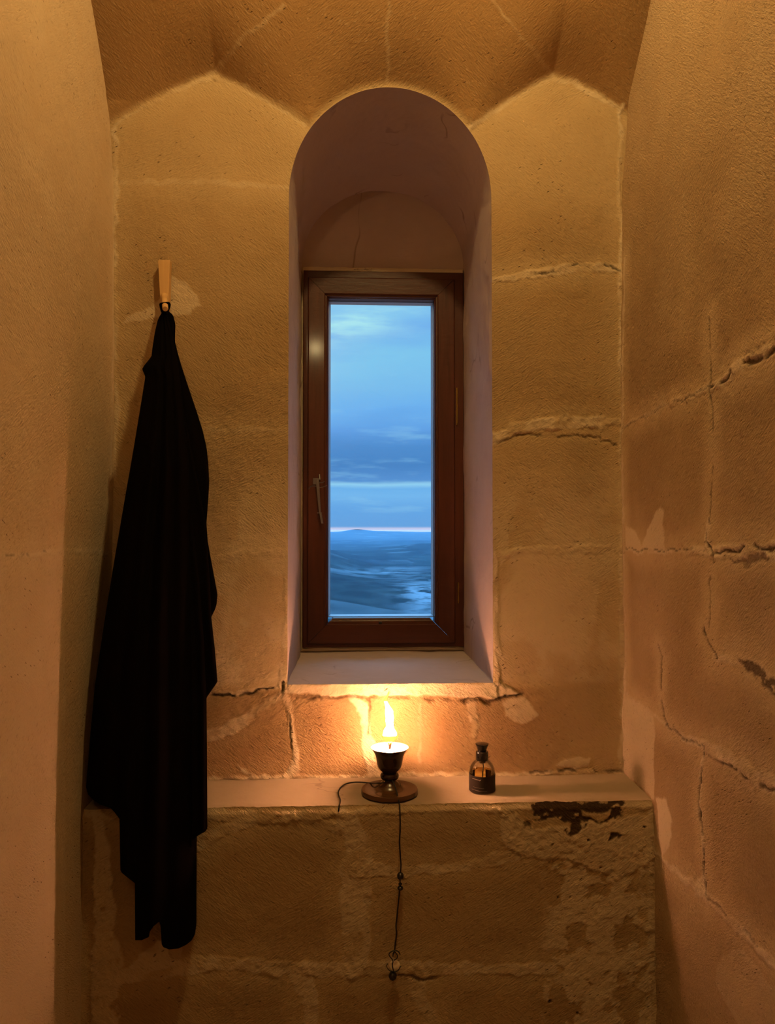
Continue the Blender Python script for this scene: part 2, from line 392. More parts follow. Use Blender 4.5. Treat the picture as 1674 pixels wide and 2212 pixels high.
def back_fields(x, z):
    m = Masonry(x, z, 11)
    J = lambda pts, w_, amt=1., rel=.002, soft=.004: m.joint(bl(pts), [q*PXM for q in w_] if isinstance(w_, list) else w_*PXM, amt, rel, soft)
    C = lambda pts, w_, dep=.006, dirt=1., br=.42: m.crackline(bl(pts), w_*PXM, dep, dirt, br)
    PT = lambda pts, amt=1., rel=.003, holes=0., soft=.003: m.patch(bl(pts), amt, rel, soft, holes)
    J([(252, 398), (430, 392), (530, 400), (622, 405)], 5, .45, .001)
    J([(1060, 607), (1150, 592), (1230, 580), (1342, 584)], [5, 8, 9, 8], .75, .003)
    C([(1130, 596), (1200, 584), (1240, 574), (1300, 576), (1342, 590)], 1.5)
    J([(1064, 948), (1110, 926), (1200, 916), (1342, 912)], [10, 11, 12, 9], 1, .004)
    C([(1070, 955), (1110, 938), (1200, 945), (1290, 940), (1340, 965)], 2.2, .005, .55, .5)
    J([(1072, 1200), (1150, 1190), (1250, 1188), (1342, 1186)], [6, 7, 8, 6], .75, .003)
    PT([(1072, 1180), (1100, 1150), (1098, 1200), (1080, 1230)], .8)
    J([(452, 930), (540, 926), (622, 934)], 5, .35, .001)
    J([(452, 1215), (530, 1196), (622, 1192)], 7, .35, .002)
    PT([(470, 1400), (478, 1330), (520, 1275), (560, 1255), (500, 1310), (490, 1390)], .55, .001)
    # sill course
    J([(445, 1500), (500, 1500), (545, 1496), (606, 1480)], [4, 4, 5, 4], .8, .003)
    C([(445, 1503), (480, 1505), (545, 1501), (568, 1492), (598, 1481)], 2.6, .010, 1, .30)
    C([(612, 1476), (612, 1492)], 3.5, .012, 1, .1)
    PT([(608, 1478), (1074, 1474), (1105, 1484), (1130, 1497), (1090, 1506), (900, 1502), (700, 1503), (612, 1498)], 1, .009, 0, .003)
    C([(640, 1509), (760, 1505), (905, 1506), (1000, 1512), (1060, 1518)], 3.2, .010, .55, .40)
    C([(1000, 1508), (1060, 1512), (1130, 1497)], 2.2, .010, .9, .25)
    J([(612, 1498), (628, 1530), (634, 1600), (640, 1640), (625, 1682)], [8, 5, 5, 6, 13], 1, .003)
    C([(626, 1520), (630, 1580), (626, 1620)], 1.2, .006, .9, .45)
    J([(762, 1512), (785, 1540), (796, 1600), (800, 1640), (810, 1682)], [9, 10, 10, 11, 14], 1, .003)
    C([(794, 1510), (797, 1560), (795, 1600)], 1.8, .008, .8, .35)
    J([(1014, 1520), (1026, 1560), (1020, 1590)], [10, 8, 5], .85, .003)
    J([(905, 1520), (912, 1600), (908, 1650)], 2.0, .45, .002)
    PT([(1086, 1512), (1130, 1504), (1165, 1545), (1130, 1562), (1092, 1548)], .8, .004)
    PT([(1200, 1655), (1215, 1640), (1250, 1633), (1274, 1636), (1272, 1652), (1240, 1662)], 1.35, .005)
    J([(452, 1590), (520, 1560), (560, 1530), (618, 1502)], [14, 10, 7, 8], .7, .003)
    PT([(515, 1650), (530, 1660), (545, 1672), (530, 1670)], 1, .003)
    J([(445, 1684), (620, 1683), (840, 1679), (1345, 1668)], [4, 5, 4, 5], 1, .006)
    m.crackline(bl([(1130, 1668), (1345, 1664)]), 2.5*PXM, .006, .8, .45)
    # corners and niche arrises
    J([(249, 275), (250, 420), (248, 900), (236, 1500)], 4, .9, .002)
    J([(1340, 230), (1340, 580), (1344, 1100), (1345, 1660)], [3, 4, 5, 6], 1, .004)
    J([(1066, 1150), (1072, 1300), (1072, 1478)], [3, 6, 7], 1, .003)
    J([(620, 1250), (616, 1400), (610, 1480)], [2, 4, 9], 1, .003)
    # pale patch round the coat hook
    PT([(366, 598), (398, 612), (424, 640), (431, 660), (412, 664), (414, 676), (372, 684), (330, 690), (262, 704), (275, 690), (320, 664), (345, 640)], .95, .001)
    # crease and vault joints
    J([(250, 268), (300, 238), (360, 205), (420, 177), (465, 164)], [2, 3, 4, 4, 6], .5, .004)
    J([(465, 164), (520, 190), (590, 230), (662, 270)], [6, 3, 2, 2], .5, .001)
    J([(1010, 278), (1080, 235), (1150, 190), (1195, 166)], [3, 4, 5, 6], .75, .002)
    J([(1195, 166), (1240, 182), (1290, 208), (1338, 244)], [5, 5, 4, 2], .65, .005)
    J([(465, 164), (500, 110), (560, 60), (610, 10)], [6, 4, 3, 2], .25, .004)
    J([(1192, 160), (1150, 100), (1090, 40), (1050, -5)], [4, 3, 2, 2], .25, .003)
    J([(838, 184), (838, 90), (840, 0)], 2.5, .18, .001)
    att = m.done()
    up = sstep(2.32, 2.42, z)
    # pinkish mortar smears, lightened further for the flame's glow on the lower wall
    smear_glow = sstep(1.80, 1.50, z)*sstep(1.165, 1.19, z)*(.35+.65*sstep(.40, .58, fbm(m.wu, m.wv, 9, 4, 611, .55)))
    att['mortar'] = np.maximum(att['mortar'], .75*smear_glow); att['tone'] = att['tone']*(1-.6*sstep(1.9, 1.5, z))
    att['tone'] = att['tone']*(1-.55*up)
    att['shade_brown'] = .85*sstep(1.172, 1.155, z)*(.6+.4*att['tone'])*sstep(.62, .36, x)  # browner lower course, darkened further to hold down the flame's glare
    # the overhang's shade is painted into its stone colour
    over = sstep(0.0, .01, bw_off(x, z)); att['shade_brown'] = np.maximum(att['shade_brown'], .80*over*(1-.7*att['mortar']))
    smooth_ = .45+.55*sstep(2.45, 2.25, z)
    h = m.h*smooth_
    edge = np.minimum(np.abs(x-NX0), np.abs(x-NX1))
    return h, att

# adaptive lattice that follows the arch
NCOL = 210
rows_z = list(np.linspace(ZLEDGE-.03, ZSILL, 84))[:-1] + list(np.linspace(ZSILL, ZSPR, 420))
th = np.linspace(0, math.pi/2, 130)[1:]
arch_rows = [(ZSPR+RZ*math.sin(a), NCX-RX*math.cos(a), NCX+RX*math.cos(a)) for a in th]
ZTOP = 3.02
top_rows = list(np.linspace(ZSPR+RZ, ZTOP, 140))[1:]
rows = [(z, NX0, NX1) for z in rows_z]+arch_rows+[(z, NCX, NCX) for z in top_rows]
RZv = np.array([r[0] for r in rows]); XA = np.array([r[1] for r in rows]); XB = np.array([r[2] for r in rows])
U = np.linspace(0, 1, NCOL)
XLo, XRo = XL-.13, XR+.13
Lx = XLo+(XA-XLo)[:, None]*U[None, :]; Rx_ = XB[:, None]+(XRo-XB)[:, None]*U[None, :]
nb = 84
Mx = (NX0+(NX1-NX0)*np.linspace(0, 1, 180))[None, :].repeat(nb, 0)
parts = [(Lx, RZv[:, None].repeat(NCOL, 1)), (Rx_, RZv[:, None].repeat(NCOL, 1)), (Mx, RZv[:nb, None].repeat(180, 1))]
vx, vz, fs, off = [], [], [], 0
for X_, Z_ in parts:
    nr, nc = X_.shape; vx.append(X_.ravel()); vz.append(Z_.ravel()); fs.append(grid_faces(nr, nc, off, False)); off += nr*nc
vx = np.concatenate(vx); vz = np.concatenate(vz); fs = np.concatenate(fs)
key = np.round(np.stack([vx, vz], 1)*1e5).astype(np.int64)
_, idx, inv = np.unique(key, axis=0, return_index=True, return_inverse=True); inv = inv.ravel()
vx, vz, fs = vx[idx], vz[idx], inv[fs]
fs = fs[(np.diff(np.sort(fs, 1), axis=1) > 0).all(1)]
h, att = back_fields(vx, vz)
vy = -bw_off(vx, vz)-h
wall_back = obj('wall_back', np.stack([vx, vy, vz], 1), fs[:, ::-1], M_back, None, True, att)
tag(wall_back, 'sandstone block wall at the back with the arched window niche', 'wall', None, 'structure')

# niche reveal: straight tunnel through the thick wall, following the same arris
prof = [(NX0, z) for z in np.linspace(ZSILL, ZSPR, 300)]
prof += [(NCX-RX*math.cos(a), ZSPR+RZ*math.sin(a)) for a in np.linspace(0, math.pi, 260)[1:]]
prof += [(NX1, z) for z in np.linspace(ZSPR, ZSILL, 300)[1:]]
prof += [(x, ZSILL) for x in np.linspace(NX1, NX0, 160)[1:-1]]
pr = np.array(prof); hh, _ = back_fields(pr[:, 0], pr[:, 1]); y0 = -bw_off(pr[:, 0], pr[:, 1])-hh
TY = np.linspace(0, 1, 90)**1.15
n_p = len(prof); vv = np.zeros((n_p+1, len(TY), 3))
nx_ = pr[:, 0]-NCX; nz_ = np.where(pr[:, 1] > ZSPR, pr[:, 1]-ZSPR, 0); sill = (pr[:, 1] <= ZSILL+1e-6) & (np.abs(nx_) < RX-1e-6)
nx_ = np.where(sill, 0, nx_); nz_ = np.where(sill, -1, nz_); ln = np.hypot(nx_, nz_)+1e-9; nx_, nz_ = nx_/ln, nz_/ln
arc = np.concatenate([[0], np.cumsum(np.hypot(*np.diff(pr, axis=0).T))])
for j, t_ in enumerate(TY):
    yy = y0+(YWIN-y0)*t_
    wob_ = (fbm(arc, yy, 5, 3, 77)-.5)*.012+(fbm(arc, yy, 26, 3, 79)-.5)*.003
    wob_ = wob_*sstep(0, .05, t_)
    zc_ = np.where(pr[:, 1] > ZSPR, ZSPR+(pr[:, 1]-ZSPR)*(1+(RZB/RZ-1)*t_), pr[:, 1])
    vv[:n_p, j, 0] = pr[:, 0]+nx_*wob_; vv[:n_p, j, 1] = yy; vv[:n_p, j, 2] = zc_+nz_*wob_
vv[n_p] = vv[0]
niche = obj('window_niche', vv.reshape(-1, 3), grid_faces(n_p+1, len(TY)), M_niche, wall_back)
niche['label'] = 'smooth limewashed niche behind the arch'; niche['kind'] = 'structure'
# back of the niche: plaster around the window opening, with the wall's outer thickness
WX0, WX1, WZ0, WZ1 = -.146, .351, 1.193, 2.356
mb = MB()
g = .004; ox0, ox1, oz0, oz1 = WX0+.006, WX1-.006, WZ0+.006, WZ1-.006
def qd(a, b, c, d): mb.add([a, b, c, d], [(0, 1, 2, 3)])
for (x0, x1, z0, z1) in ((NX0-.03, ox0, ZSILL-.03, ZSPR), (ox1, NX1+.03, ZSILL-.03, ZSPR), (ox0, ox1, ZSILL-.03, oz0), (ox0, ox1, oz1, ZSPR)):
    qd((x0, YWIN, z0), (x1, YWIN, z0), (x1, YWIN, z1), (x0, YWIN, z1))
arcp = [(NCX-(RX+.03)*math.cos(a), YWIN, ZSPR+(RZB+.03)*math.sin(a)) for a in np.linspace(0, math.pi, 60)]
mb.add(arcp, [tuple(range(60))])
for (a, b) in (((ox0, oz0), (ox1, oz0)), ((ox1, oz0), (ox1, oz1)), ((ox1, oz1), (ox0, oz1)), ((ox0, oz1), (ox0, oz0))):
    qd((a[0], YWIN, a[1]), (b[0], YWIN, b[1]), (b[0], YWIN+.16, b[1]), (a[0], YWIN+.16, a[1]))
ny = mb.build('niche_back', M_niche, wall_back, smooth=False); ny['kind'] = 'structure'
# hand-made plaster bead round the frame
def ring(rect0, rect1, yf, n=60, amp=.002, seed=3):
    (ax0, ax1, az0, az1), (bx0, bx1, bz0, bz1) = rect0, rect1
    def loop(x0, x1, z0, z1):
        p = []
        for k in range(n): p.append((x0+(x1-x0)*k/n, z0))
        for k in range(2*n): p.append((x1, z0+(z1-z0)*k/(2*n)))
        for k in range(n): p.append((x1+(x0-x1)*k/n, z1))
        for k in range(2*n): p.append((x0, z1+(z0-z1)*k/(2*n)))
        return np.array(p)
    o_, i_ = loop(*rect0), loop(*rect1); K = 9; V = np.zeros((len(o_)+1, K, 3))
    for k in range(K):
        t_ = k/(K-1); q = o_*(1-t_)+i_*t_
        w_ = (fbm(q[:, 0]*1.0+k*.02, q[:, 1], 40, 3, seed)-.5)*amp*(2 if 0 < k < K-1 else .8)
        y = yf-.007*math.sin(math.pi*min(1, t_*1.02))**.6-w_*1.2
        V[:-1, k] = np.stack([q[:, 0]+w_, np.full(len(q), 0)+y, q[:, 1]+w_], 1)
    V[-1] = V[0]
    return V.reshape(-1, 3), grid_faces(len(o_)+1, K)
v_, f_ = ring((NX0+.0, NX1-.0, ZSILL+.003, WZ1+.018), (WX0+.006, WX1-.006, WZ0+.006, WZ1-.004), YWIN-.003, 70, .0035)
bead_o = obj('plaster_bead', v_, f_, M_bead, wall_back); bead_o['kind'] = 'structure'; bead_o['label'] = 'rough plaster strip round the window frame'

# ------------------------------------------------------------------ side walls
def side_wall(name, X, sgn, mat, fields, label):
    ys = np.concatenate([np.linspace(.03, -.80, 300), np.linspace(-.80, -3.3, 30)[1:]])
    zs = np.concatenate([np.linspace(0, .3, 20), np.linspace(.3, 2.95, 720)[1:], np.linspace(2.95, 3.6, 30)[1:]])
    Yg, Zg = np.meshgrid(ys, zs, indexing='ij'); y, z = Yg.ravel(), Zg.ravel()
    m = fields(y, z)
    # the wall turns outward in a strip beside the corner that widens towards the vault
    wst = np.clip((z-2.42)*.24, 0, .20); yc = -bw_off(np.full(z.shape, X), z)
    t_ = np.clip((y-(yc-wst))/np.maximum(wst, 1e-4), 0, 1)*(wst > .004)
    flare = .45*wst*t_
    # slow vault-like hollow higher up
    hol = .012*np.sin(np.clip((z-1.9)/1.3, 0, 1)*math.pi)*np.sin((y*2.3+z*.9)*2.0)
    x = X-sgn*(m.h+hol*.6)+sgn*flare
    o = obj(name, np.stack([x, y, z], 1), grid_faces(len(ys), len(zs), 0, sgn > 0), mat, None, True, m.done())
    return tag(o, label, 'wall', None, 'structure')
def right_fields(y, z):
    m = Masonry(y, z, 51)
    R = lambda pts: [(lambda p: (p[1], p[2]))(PX(a, b, XR)) for a, b in pts]
    k = .85*PXM
    def C(pts, w_, dep=.007, dirt=1., br=.42): m.crackline(R(pts), [q*k for q in w_] if isinstance(w_, list) else w_*k, dep, dirt, br)
    def J(pts, w_, amt=1., rel=.003): m.joint(R(pts), [q*k for q in w_] if isinstance(w_, list) else w_*k, amt, rel)
    def PT(pts, amt=1., rel=.002, holes=0.): m.patch(R(pts), amt, rel, .003, holes)
    J([(1350, 920), (1430, 882), (1535, 837), (1600, 788), (1690, 740)], [2, 3, 6, 9, 12], .6)
    C([(1350, 922), (1430, 882), (1535, 836)], 1.0, .004, .6, .35)
    C([(1535, 836), (1570, 812), (1600, 788), (1640, 775), (1690, 742)], [2, 3, 3.5, 4, 4], .008, 1, .34)
    C([(1600, 775), (1640, 752), (1690, 728)], [4, 6, 7], .006, .75, .5)
    C([(1535, 690), (1533, 835), (1536, 890)], 2, .006, .9, .45); C([(1536, 890), (1535, 1000), (1530, 1130)], 1.2, .004, .8, .46)
    J([(1530, 1120), (1524, 1160), (1530, 1190)], [5, 10, 12], .8)
    C([(1524, 1140), (1526, 1170), (1538, 1195), (1533, 1230), (1530, 1260), (1536, 1300), (1532, 1370)], [1.5, 2.5, 4, 2.5, 1.5, 1, 1], .008, 1, .38)
    J([(1350, 1190), (1440, 1190), (1510, 1189), (1560, 1192), (1690, 1190)], [3, 4, 8, 14, 14], .9)
    C([(1352, 1187), (1440, 1187), (1500, 1187)], 1.2, .005, .9, .42)
    C([(1545, 1192), (1600, 1186), (1630, 1176), (1650, 1184), (1690, 1187)], 2.4, .008, 1, .30)
    m.sootpatch(R([(1560, 1205), (1605, 1205), (1640, 1194), (1664, 1200), (1660, 1214), (1630, 1222), (1605, 1230), (1600, 1215)]), .45)
    C([(1520, 1366), (1527, 1380), (1535, 1400), (1552, 1420)], [3, 2, 1.5, 1.5], .006, 1, .36)
    J([(1540, 1420), (1600, 1425), (1640, 1448), (1690, 1500)], [5, 8, 10, 10], .6)
    m.sootpatch(R([(1595, 1420), (1630, 1432), (1655, 1455), (1690, 1490), (1690, 1520), (1650, 1490), (1632, 1470), (1610, 1445)]), .8, None, .003, .45)
    C([(1424, 1398), (1430, 1420), (1428, 1470), (1429, 1520), (1437, 1565)], [2, 1.5, 2.5, 2.5, 3], .009, 1, .30)
    J([(1437, 1565), (1480, 1595), (1525, 1612), (1580, 1640), (1630, 1678), (1690, 1712)], [3, 4, 12, 13, 14, 14], 1)
    C([(1437, 1565), (1480, 1595), (1520, 1614)], 1.6, .007, .9, .35)
    C([(1525, 1625), (1580, 1655), (1630, 1692), (1690, 1722)], 2.4, .008, .85, .42)
    J([(1352, 1500), (1400, 1538), (1437, 1565)], 3, .5, .001)
    PT([(1345, 1500), (1380, 1520), (1408, 1545), (1416, 1580), (1415, 1728), (1345, 1668)], .7, .0015)
    J([(1522, 1615), (1516, 1680), (1514, 1760), (1521, 1810), (1523, 1900), (1527, 1945)], [4, 5, 6, 4, 4, 5], .8)
    C([(1522, 1615), (1517, 1680), (1513, 1710), (1514, 1765), (1522, 1805), (1523, 1900), (1527, 1935)], [2.5, 3, 3.5, 3, 1.8, 1.8, 2.5], .010, 1, .33)
    PT([(1418, 1722), (1440, 1728), (1454, 1780), (1447, 1822), (1432, 1850), (1424, 1800)], .95)
    J([(1416, 1838), (1440, 1860), (1480, 1902), (1527, 1945), (1580, 1990), (1640, 2050), (1700, 2105)], [2, 5, 7, 11, 9, 8, 8], 1)
    C([(1527, 1945), (1580, 1985), (1640, 2042)], 1.4, .006, .7, .45)
    PT([(1505, 1905), (1526, 1892), (1530, 1950), (1500, 1940)], 1)
    PT([(1560, 2060), (1600, 2050), (1640, 2095), (1690, 2150), (1690, 2230), (1600, 2230), (1560, 2160), (1540, 2110)], .3, .001)
    PT([(1352, 1135), (1375, 1150), (1390, 1178), (1400, 1140), (1425, 1100), (1437, 1100), (1437, 1186), (1352, 1186)], .75, .001)
    J([(1346, 560), (1347, 1100), (1349, 1660)], 5, .9, .002)
    low = sstep(2.25, 1.9, z); m.h *= (.30+.70*low)
    return m
def left_fields(y, z):
    m = Masonry(y, z, 91)
    L = lambda pts: [(lambda p: (p[1], p[2]))(PX(a, b, XL)) for a, b in pts]
    k = .85*PXM
    m.joint(L([(-10, 1207), (60, 1202), (140, 1188), (240, 1192)]), 3.5*k, .9, .002); m.crackline(L([(10, 1206), (60, 1202), (100, 1194)]), 1*k, .004, .6, .4)
    m.crackline(L([(55, 350), (80, 380), (108, 430)]), .8*k, .003, .15, .3)
    m.joint(L([(252, 260), (246, 640), (240, 960), (235, 1500)]), 5*k, .8, .002)
    m.joint(L([(203, 1750), (203, 2212)]), 6*k, .7, .002)
    m.patch(L([(-20, 1205), (140, 1190), (140, 2300), (-20, 2300)]), .25, .0)
    m.h *= .38
    return m
wall_right = side_wall('wall_right', XR, 1, M_side, right_fields, 'rough sandstone wall on the right with cracked joints')
wall_left = side_wall('wall_left', XL, -1, M_left, left_fields, 'smooth plastered wall on the left behind the black cloth')

# ------------------------------------------------------------------ ledge
def ledge_fields(x, z):
    m = Masonry(x, z, 131, .007)
    K = lambda pts: [(lambda p: (p[0], p[2]))(P(a, b, YLEDGE)) for a, b in pts]
    k = .9*PXM
    def J(pts, w_, amt=1., rel=.0015): m.joint(K(pts), [q*k for q in w_] if isinstance(w_, list) else w_*k, amt, rel)
    J([(200, 1752), (450, 1752), (560, 1765), (720, 1755), (900, 1748), (1415, 1736)], [12, 12, 10, 8, 6, 10], .75)
    J([(400, 1840), (480, 1790), (560, 1768), (660, 1762), (730, 1790)], [14, 12, 8, 7, 12], .75)
    J([(745, 1760), (775, 1820), (772, 1900), (768, 1990), (775, 2090)], [18, 26, 32, 30, 26], .9)
    J([(780, 1880), (850, 1885), (940, 1876), (1040, 1866), (1110, 1848)], [18, 10, 8, 9, 16], .8)
    J([(225, 2112), (330, 2092), (470, 2084), (640, 2092), (770, 2096), (880, 2088), (1060, 2094), (1190, 2098)], [14, 20, 14, 13, 16, 12, 9, 12], 1)
    m.crackline(K([(865, 2108), (900, 2110), (950, 2106)]), 2.5*k, .006, .7, .35)
    J([(650, 2105), (668, 2150), (680, 2230)], [22, 16, 14], .9)
    J([(895, 2100), (910, 2150), (940, 2230)], [20, 14, 10], .55)
    m.patch(K([(300, 2060), (340, 2035), (392, 2045), (392, 2085), (300, 2100), (270, 2085)]), 1.1, .003)
    m.patch(K([(205, 1745), (225, 1760), (238, 1850), (250, 1960), (262, 2090), (250, 2230), (200, 2230)]), .9, .006, .003, .36)
    m.patch(K([(1080, 1740), (1150, 1790), (1420, 1760), (1420, 1850), (1330, 1905), (1240, 1860), (1150, 1850), (1090, 1830)]), .8, .005)
    m.mottle(K([(1175, 1850), (1420, 1830), (1420, 2240), (1180, 2240), (1165, 2090), (1185, 1960)]), .47)
    q = lambda pts: K([(1080+a/4.32, 1700+b/4.32) for a, b in pts])
    m.sootpatch(q([(265, 140), (700, 128), (1130, 120), (1200, 200), (1150, 250), (1110, 335), (1050, 290), (960, 312), (860, 330), (780, 375), (600, 468), (578, 410), (640, 330), (520, 280), (420, 310), (300, 312), (280, 210)]), 1,
                q([(730, 200), (860, 235), (1030, 238), (960, 300), (860, 302), (740, 262)]), .0015, .33)
    m.sootpatch(q([(1025, 415), (1060, 440), (1120, 450), (1112, 492), (1080, 470), (1040, 490), (1000, 488)]), 1)
    m.sootpatch(q([(200, 345), (245, 300), (268, 390), (240, 360), (210, 390)]), .8); m.sootpatch(q([(470, 510), (495, 510), (480, 545)]), .9)
    for a, b, r in ((1187, 2162, 3.0), (1246, 2187, 2.6), (1392, 1786, 2.2), (1270, 1814, 2), (1297, 1874, 1.6), (1205, 1940, 2), (1232, 1938, 1.5)):
        c = K([(a, b)])[0]; d = np.hypot(x-c[0], z-c[1]); w_ = sstep(r*k*1.3, r*k*.7, d); m.soot = np.maximum(m.soot, w_); m.h -= .006*w_
    J([(1404, 1740), (1404, 1950), (1402, 2230)], [4, 5, 6], .9)
    return m
xs = np.linspace(XL-.02, XR+.02, 520); zf = np.linspace(0.30, ZLEDGE, 280)
Xg, Zg = np.meshgrid(xs, zf, indexing='ij'); m = ledge_fields(Xg.ravel(), Zg.ravel()); fa = m.done()
edge_n = (fbm(xs, xs*0, 45, 4, 301, .6)-.5)*.010
top = sstep(ZLEDGE-.018, ZLEDGE, Zg.ravel()); en = np.repeat(edge_n, len(zf))
yf = YLEDGE-m.h*1.1*(1-.6*top)+top*.006
zz = Zg.ravel()+top*(en*.5-.002)
front_v = np.stack([Xg.ravel(), yf, zz], 1)
ntop = 60; tt = np.linspace(0, 1, ntop)[1:]
edge = front_v.reshape(len(xs), len(zf), 3)[:, -1]
TV = np.zeros((len(xs), ntop, 3)); TV[:, 0] = edge
for j, t_ in enumerate(tt):
    TV[:, j+1, 0] = xs; TV[:, j+1, 1] = edge[:, 1]*(1-t_)+.03*t_
    zt = ZLEDGE+(fbm(xs, np.full(len(xs), t_*.2), 9, 3, 311)-.5)*.004-.0005
    TV[:, j+1, 2] = edge[:, 2]+(zt-edge[:, 2])*sstep(0, .07, t_)
allv = np.concatenate([front_v, TV.reshape(-1, 3)])
ff = np.concatenate([grid_faces(len(xs), len(zf)), grid_faces(len(xs), ntop, len(front_v))])
# lower base of the ledge block down to the floor
base_i = len(allv); low = np.stack([xs, np.full(len(xs), YLEDGE), np.zeros(len(xs))], 1); allv = np.concatenate([allv, low])
ia = np.arange(len(xs)-1); fl = np.stack([base_i+ia, base_i+ia+1, (ia+1)*len(zf), ia*len(zf)], 1); ff = np.concatenate([ff, fl])
nz = len(allv)-len(fa['mortar']); la = {k: np.concatenate([v, np.zeros(nz)]) for k, v in fa.items()}
ledge = obj('trim_1', allv, ff, M_back, None, True, la)
ledge.data.materials.append(M_ledgetop)
mi = np.zeros(len(ff), dtype=np.int32); mi[len(grid_faces(len(xs), len(zf))):len(ff)-len(fl)] = 1
ledge.data.polygons.foreach_set('material_index', mi)
tag(ledge, 'stone ledge below the window with a smooth limewashed top', 'ledge', None, 'structure')

# ------------------------------------------------------------------ rest of the room (behind and below the view)
mb = MB(); mb.box(XL-.05, XR+.05, -3.35, .05, -.06, 0.0)
fl_o = mb.build('floor', M_floor, None, False); tag(fl_o, 'stone floor under the ledge', 'floor', None, 'structure')
mb = MB(); mb.box(XL-.05, XR+.05, -3.35, -3.27, 0.0, 3.6)
wf = mb.build('wall_front', M_room, None, False); tag(wf, 'plaster wall behind the viewer', 'wall', None, 'structure')
cx = np.linspace(XL-.13, XR+.13, 90); zr = -bw_off(cx, np.full(90, ZTOP))
cv = np.zeros((90, 40, 3))
for j, t_ in enumerate(np.linspace(0, 1, 40)):
    cv[:, j, 0] = cx; cv[:, j, 1] = zr*(1-t_)-3.33*t_; cv[:, j, 2] = ZTOP-.003+.40*math.sin(min(1, t_*2.4)*math.pi/2)
ce = obj('ceiling', cv.reshape(-1, 3), grid_faces(90, 40), M_room); tag(ce, 'curved plaster vault overhead', 'ceiling', None, 'structure')

# ------------------------------------------------------------------ window
M_wz = wood('mahogany_upright', (.085, .021, .009, 1), (.048, .011, .005, 1), 'z', .42, coat=.22)
M_wx = wood('mahogany_crosswise', (.085, .021, .009, 1), (.048, .011, .005, 1), 'x', .42, coat=.22)
M_pale = simple('white_putty', (.30, .30, .32), .5)
M_grey = simple('dull_grey_metal', (.17, .15, .14), .42, .7)
M_brass = simple('aged_brass', (.42, .26, .06), .35, 1.0)
M_dark = simple('black_plastic', (.010, .008, .008), .4)
M_pane = clear('window_glass', (.97, .985, .985, 1), 1.45)
win = empty('window_1', (float(WX0+WX1)/2, YWIN, WZ0)); tag(win, 'dark mahogany framed window at the back of the arched niche', 'window', None, 'structure')
WO = np.array(win.location)
def sub(m_): m_.v = [tuple(np.array(q)-WO) for q in m_.v]; return m_
def mitred(rect, prof, side, gap=.0006):
    """one member of a rectangular frame; prof = (inset, y) outline; side in l r t b"""
    x0, x1, z0, z1 = rect; a = []; b = []
    for (d, y) in prof:
        A = {'l': ((x0+d, y, z0+d+gap), (x0+d, y, z1-d-gap)), 'r': ((x1-d, y, z0+d+gap), (x1-d, y, z1-d-gap)),
             'b': ((x0+d+gap, y, z0+d), (x1-d-gap, y, z0+d)), 't': ((x0+d+gap, y, z1-d), (x1-d-gap, y, z1-d))}[side]
        a.append(A[0]); b.append(A[1])
    n = len(prof); f = [(i, (i+1) % n, n+(i+1) % n, n+i) for i in range(n)]+[tuple(range(n-1, -1, -1)), tuple(range(n, 2*n))]
    return MB().add(a+b, f)
YF = .468
fr_rect = (WX0, WX1, WZ0, WZ1)
fprof = [(0, .478), (.002, .476), (.030, .476), (.030, .62), (0, .62)]
for s_, mt in (('l', M_wz), ('r', M_wz), ('t', M_wx), ('b', M_wx)):
    o = sub(mitred(fr_rect, fprof, s_, 0)).build('outer_frame', mt, win, False, 0)
a0 = P(665, 597, YF); a1 = P(984, 1390, YF)
s_rect = (a0[0], a1[0], a1[2], a0[2])
sw = .0625
sprof = [(0, .500), (0, YF+.005), (.0012, YF+.0015), (.004, YF), (sw-.012, YF), (sw-.0095, YF+.0015), (sw-.009, YF+.006), (sw-.0045, YF+.0068), (sw-.003, YF+.009), (sw-.0025, YF+.014),
         (sw, YF+.016), (sw, .500), (sw, .530), (0, .530)]
sprof_b = [(0, .500), (0, YF+.005), (.0012, YF+.0015), (.004, YF), (.058, YF), (.0595, YF+.0015), (.0600, YF+.006), (.0690, YF+.0068), (.0715, YF+.0085), (.0720, YF+.014),
           (.0775, YF+.016), (.0785, .500), (.0785, .530), (0, .530)]
for nm, s_, mt, pf in (('stile', 'l', M_wz, sprof), ('stile', 'r', M_wz, sprof), ('top_rail', 't', M_wx, sprof), ('bottom_rail', 'b', M_wx, sprof_b)):
    sub(mitred(s_rect, pf, s_)).build(nm, mt, win, True, 0, 25)
gx0, gx1, gz0, gz1 = s_rect[0]+sw, s_rect[1]-sw, s_rect[2]+.0785, s_rect[3]-sw
pane = sub(MB().box(gx0-.004, gx1+.004, .505, .509, gz0-.004, gz1+.004)).build('glass_pane', M_pane, win, False)
# pale outer glazing bead, splayed
pp = [(-.001, .512), (.0035, .512), (.0085, .528), (-.001, .528)]
pp = [(-.001, .528), (-.001, .512), (.0015, .512), (.0065, .528)]
for s_ in 'lrtb': sub(mitred((gx0, gx1, gz0, gz1), pp, s_, 0)).build('glazing_bead', M_pale, win, False)
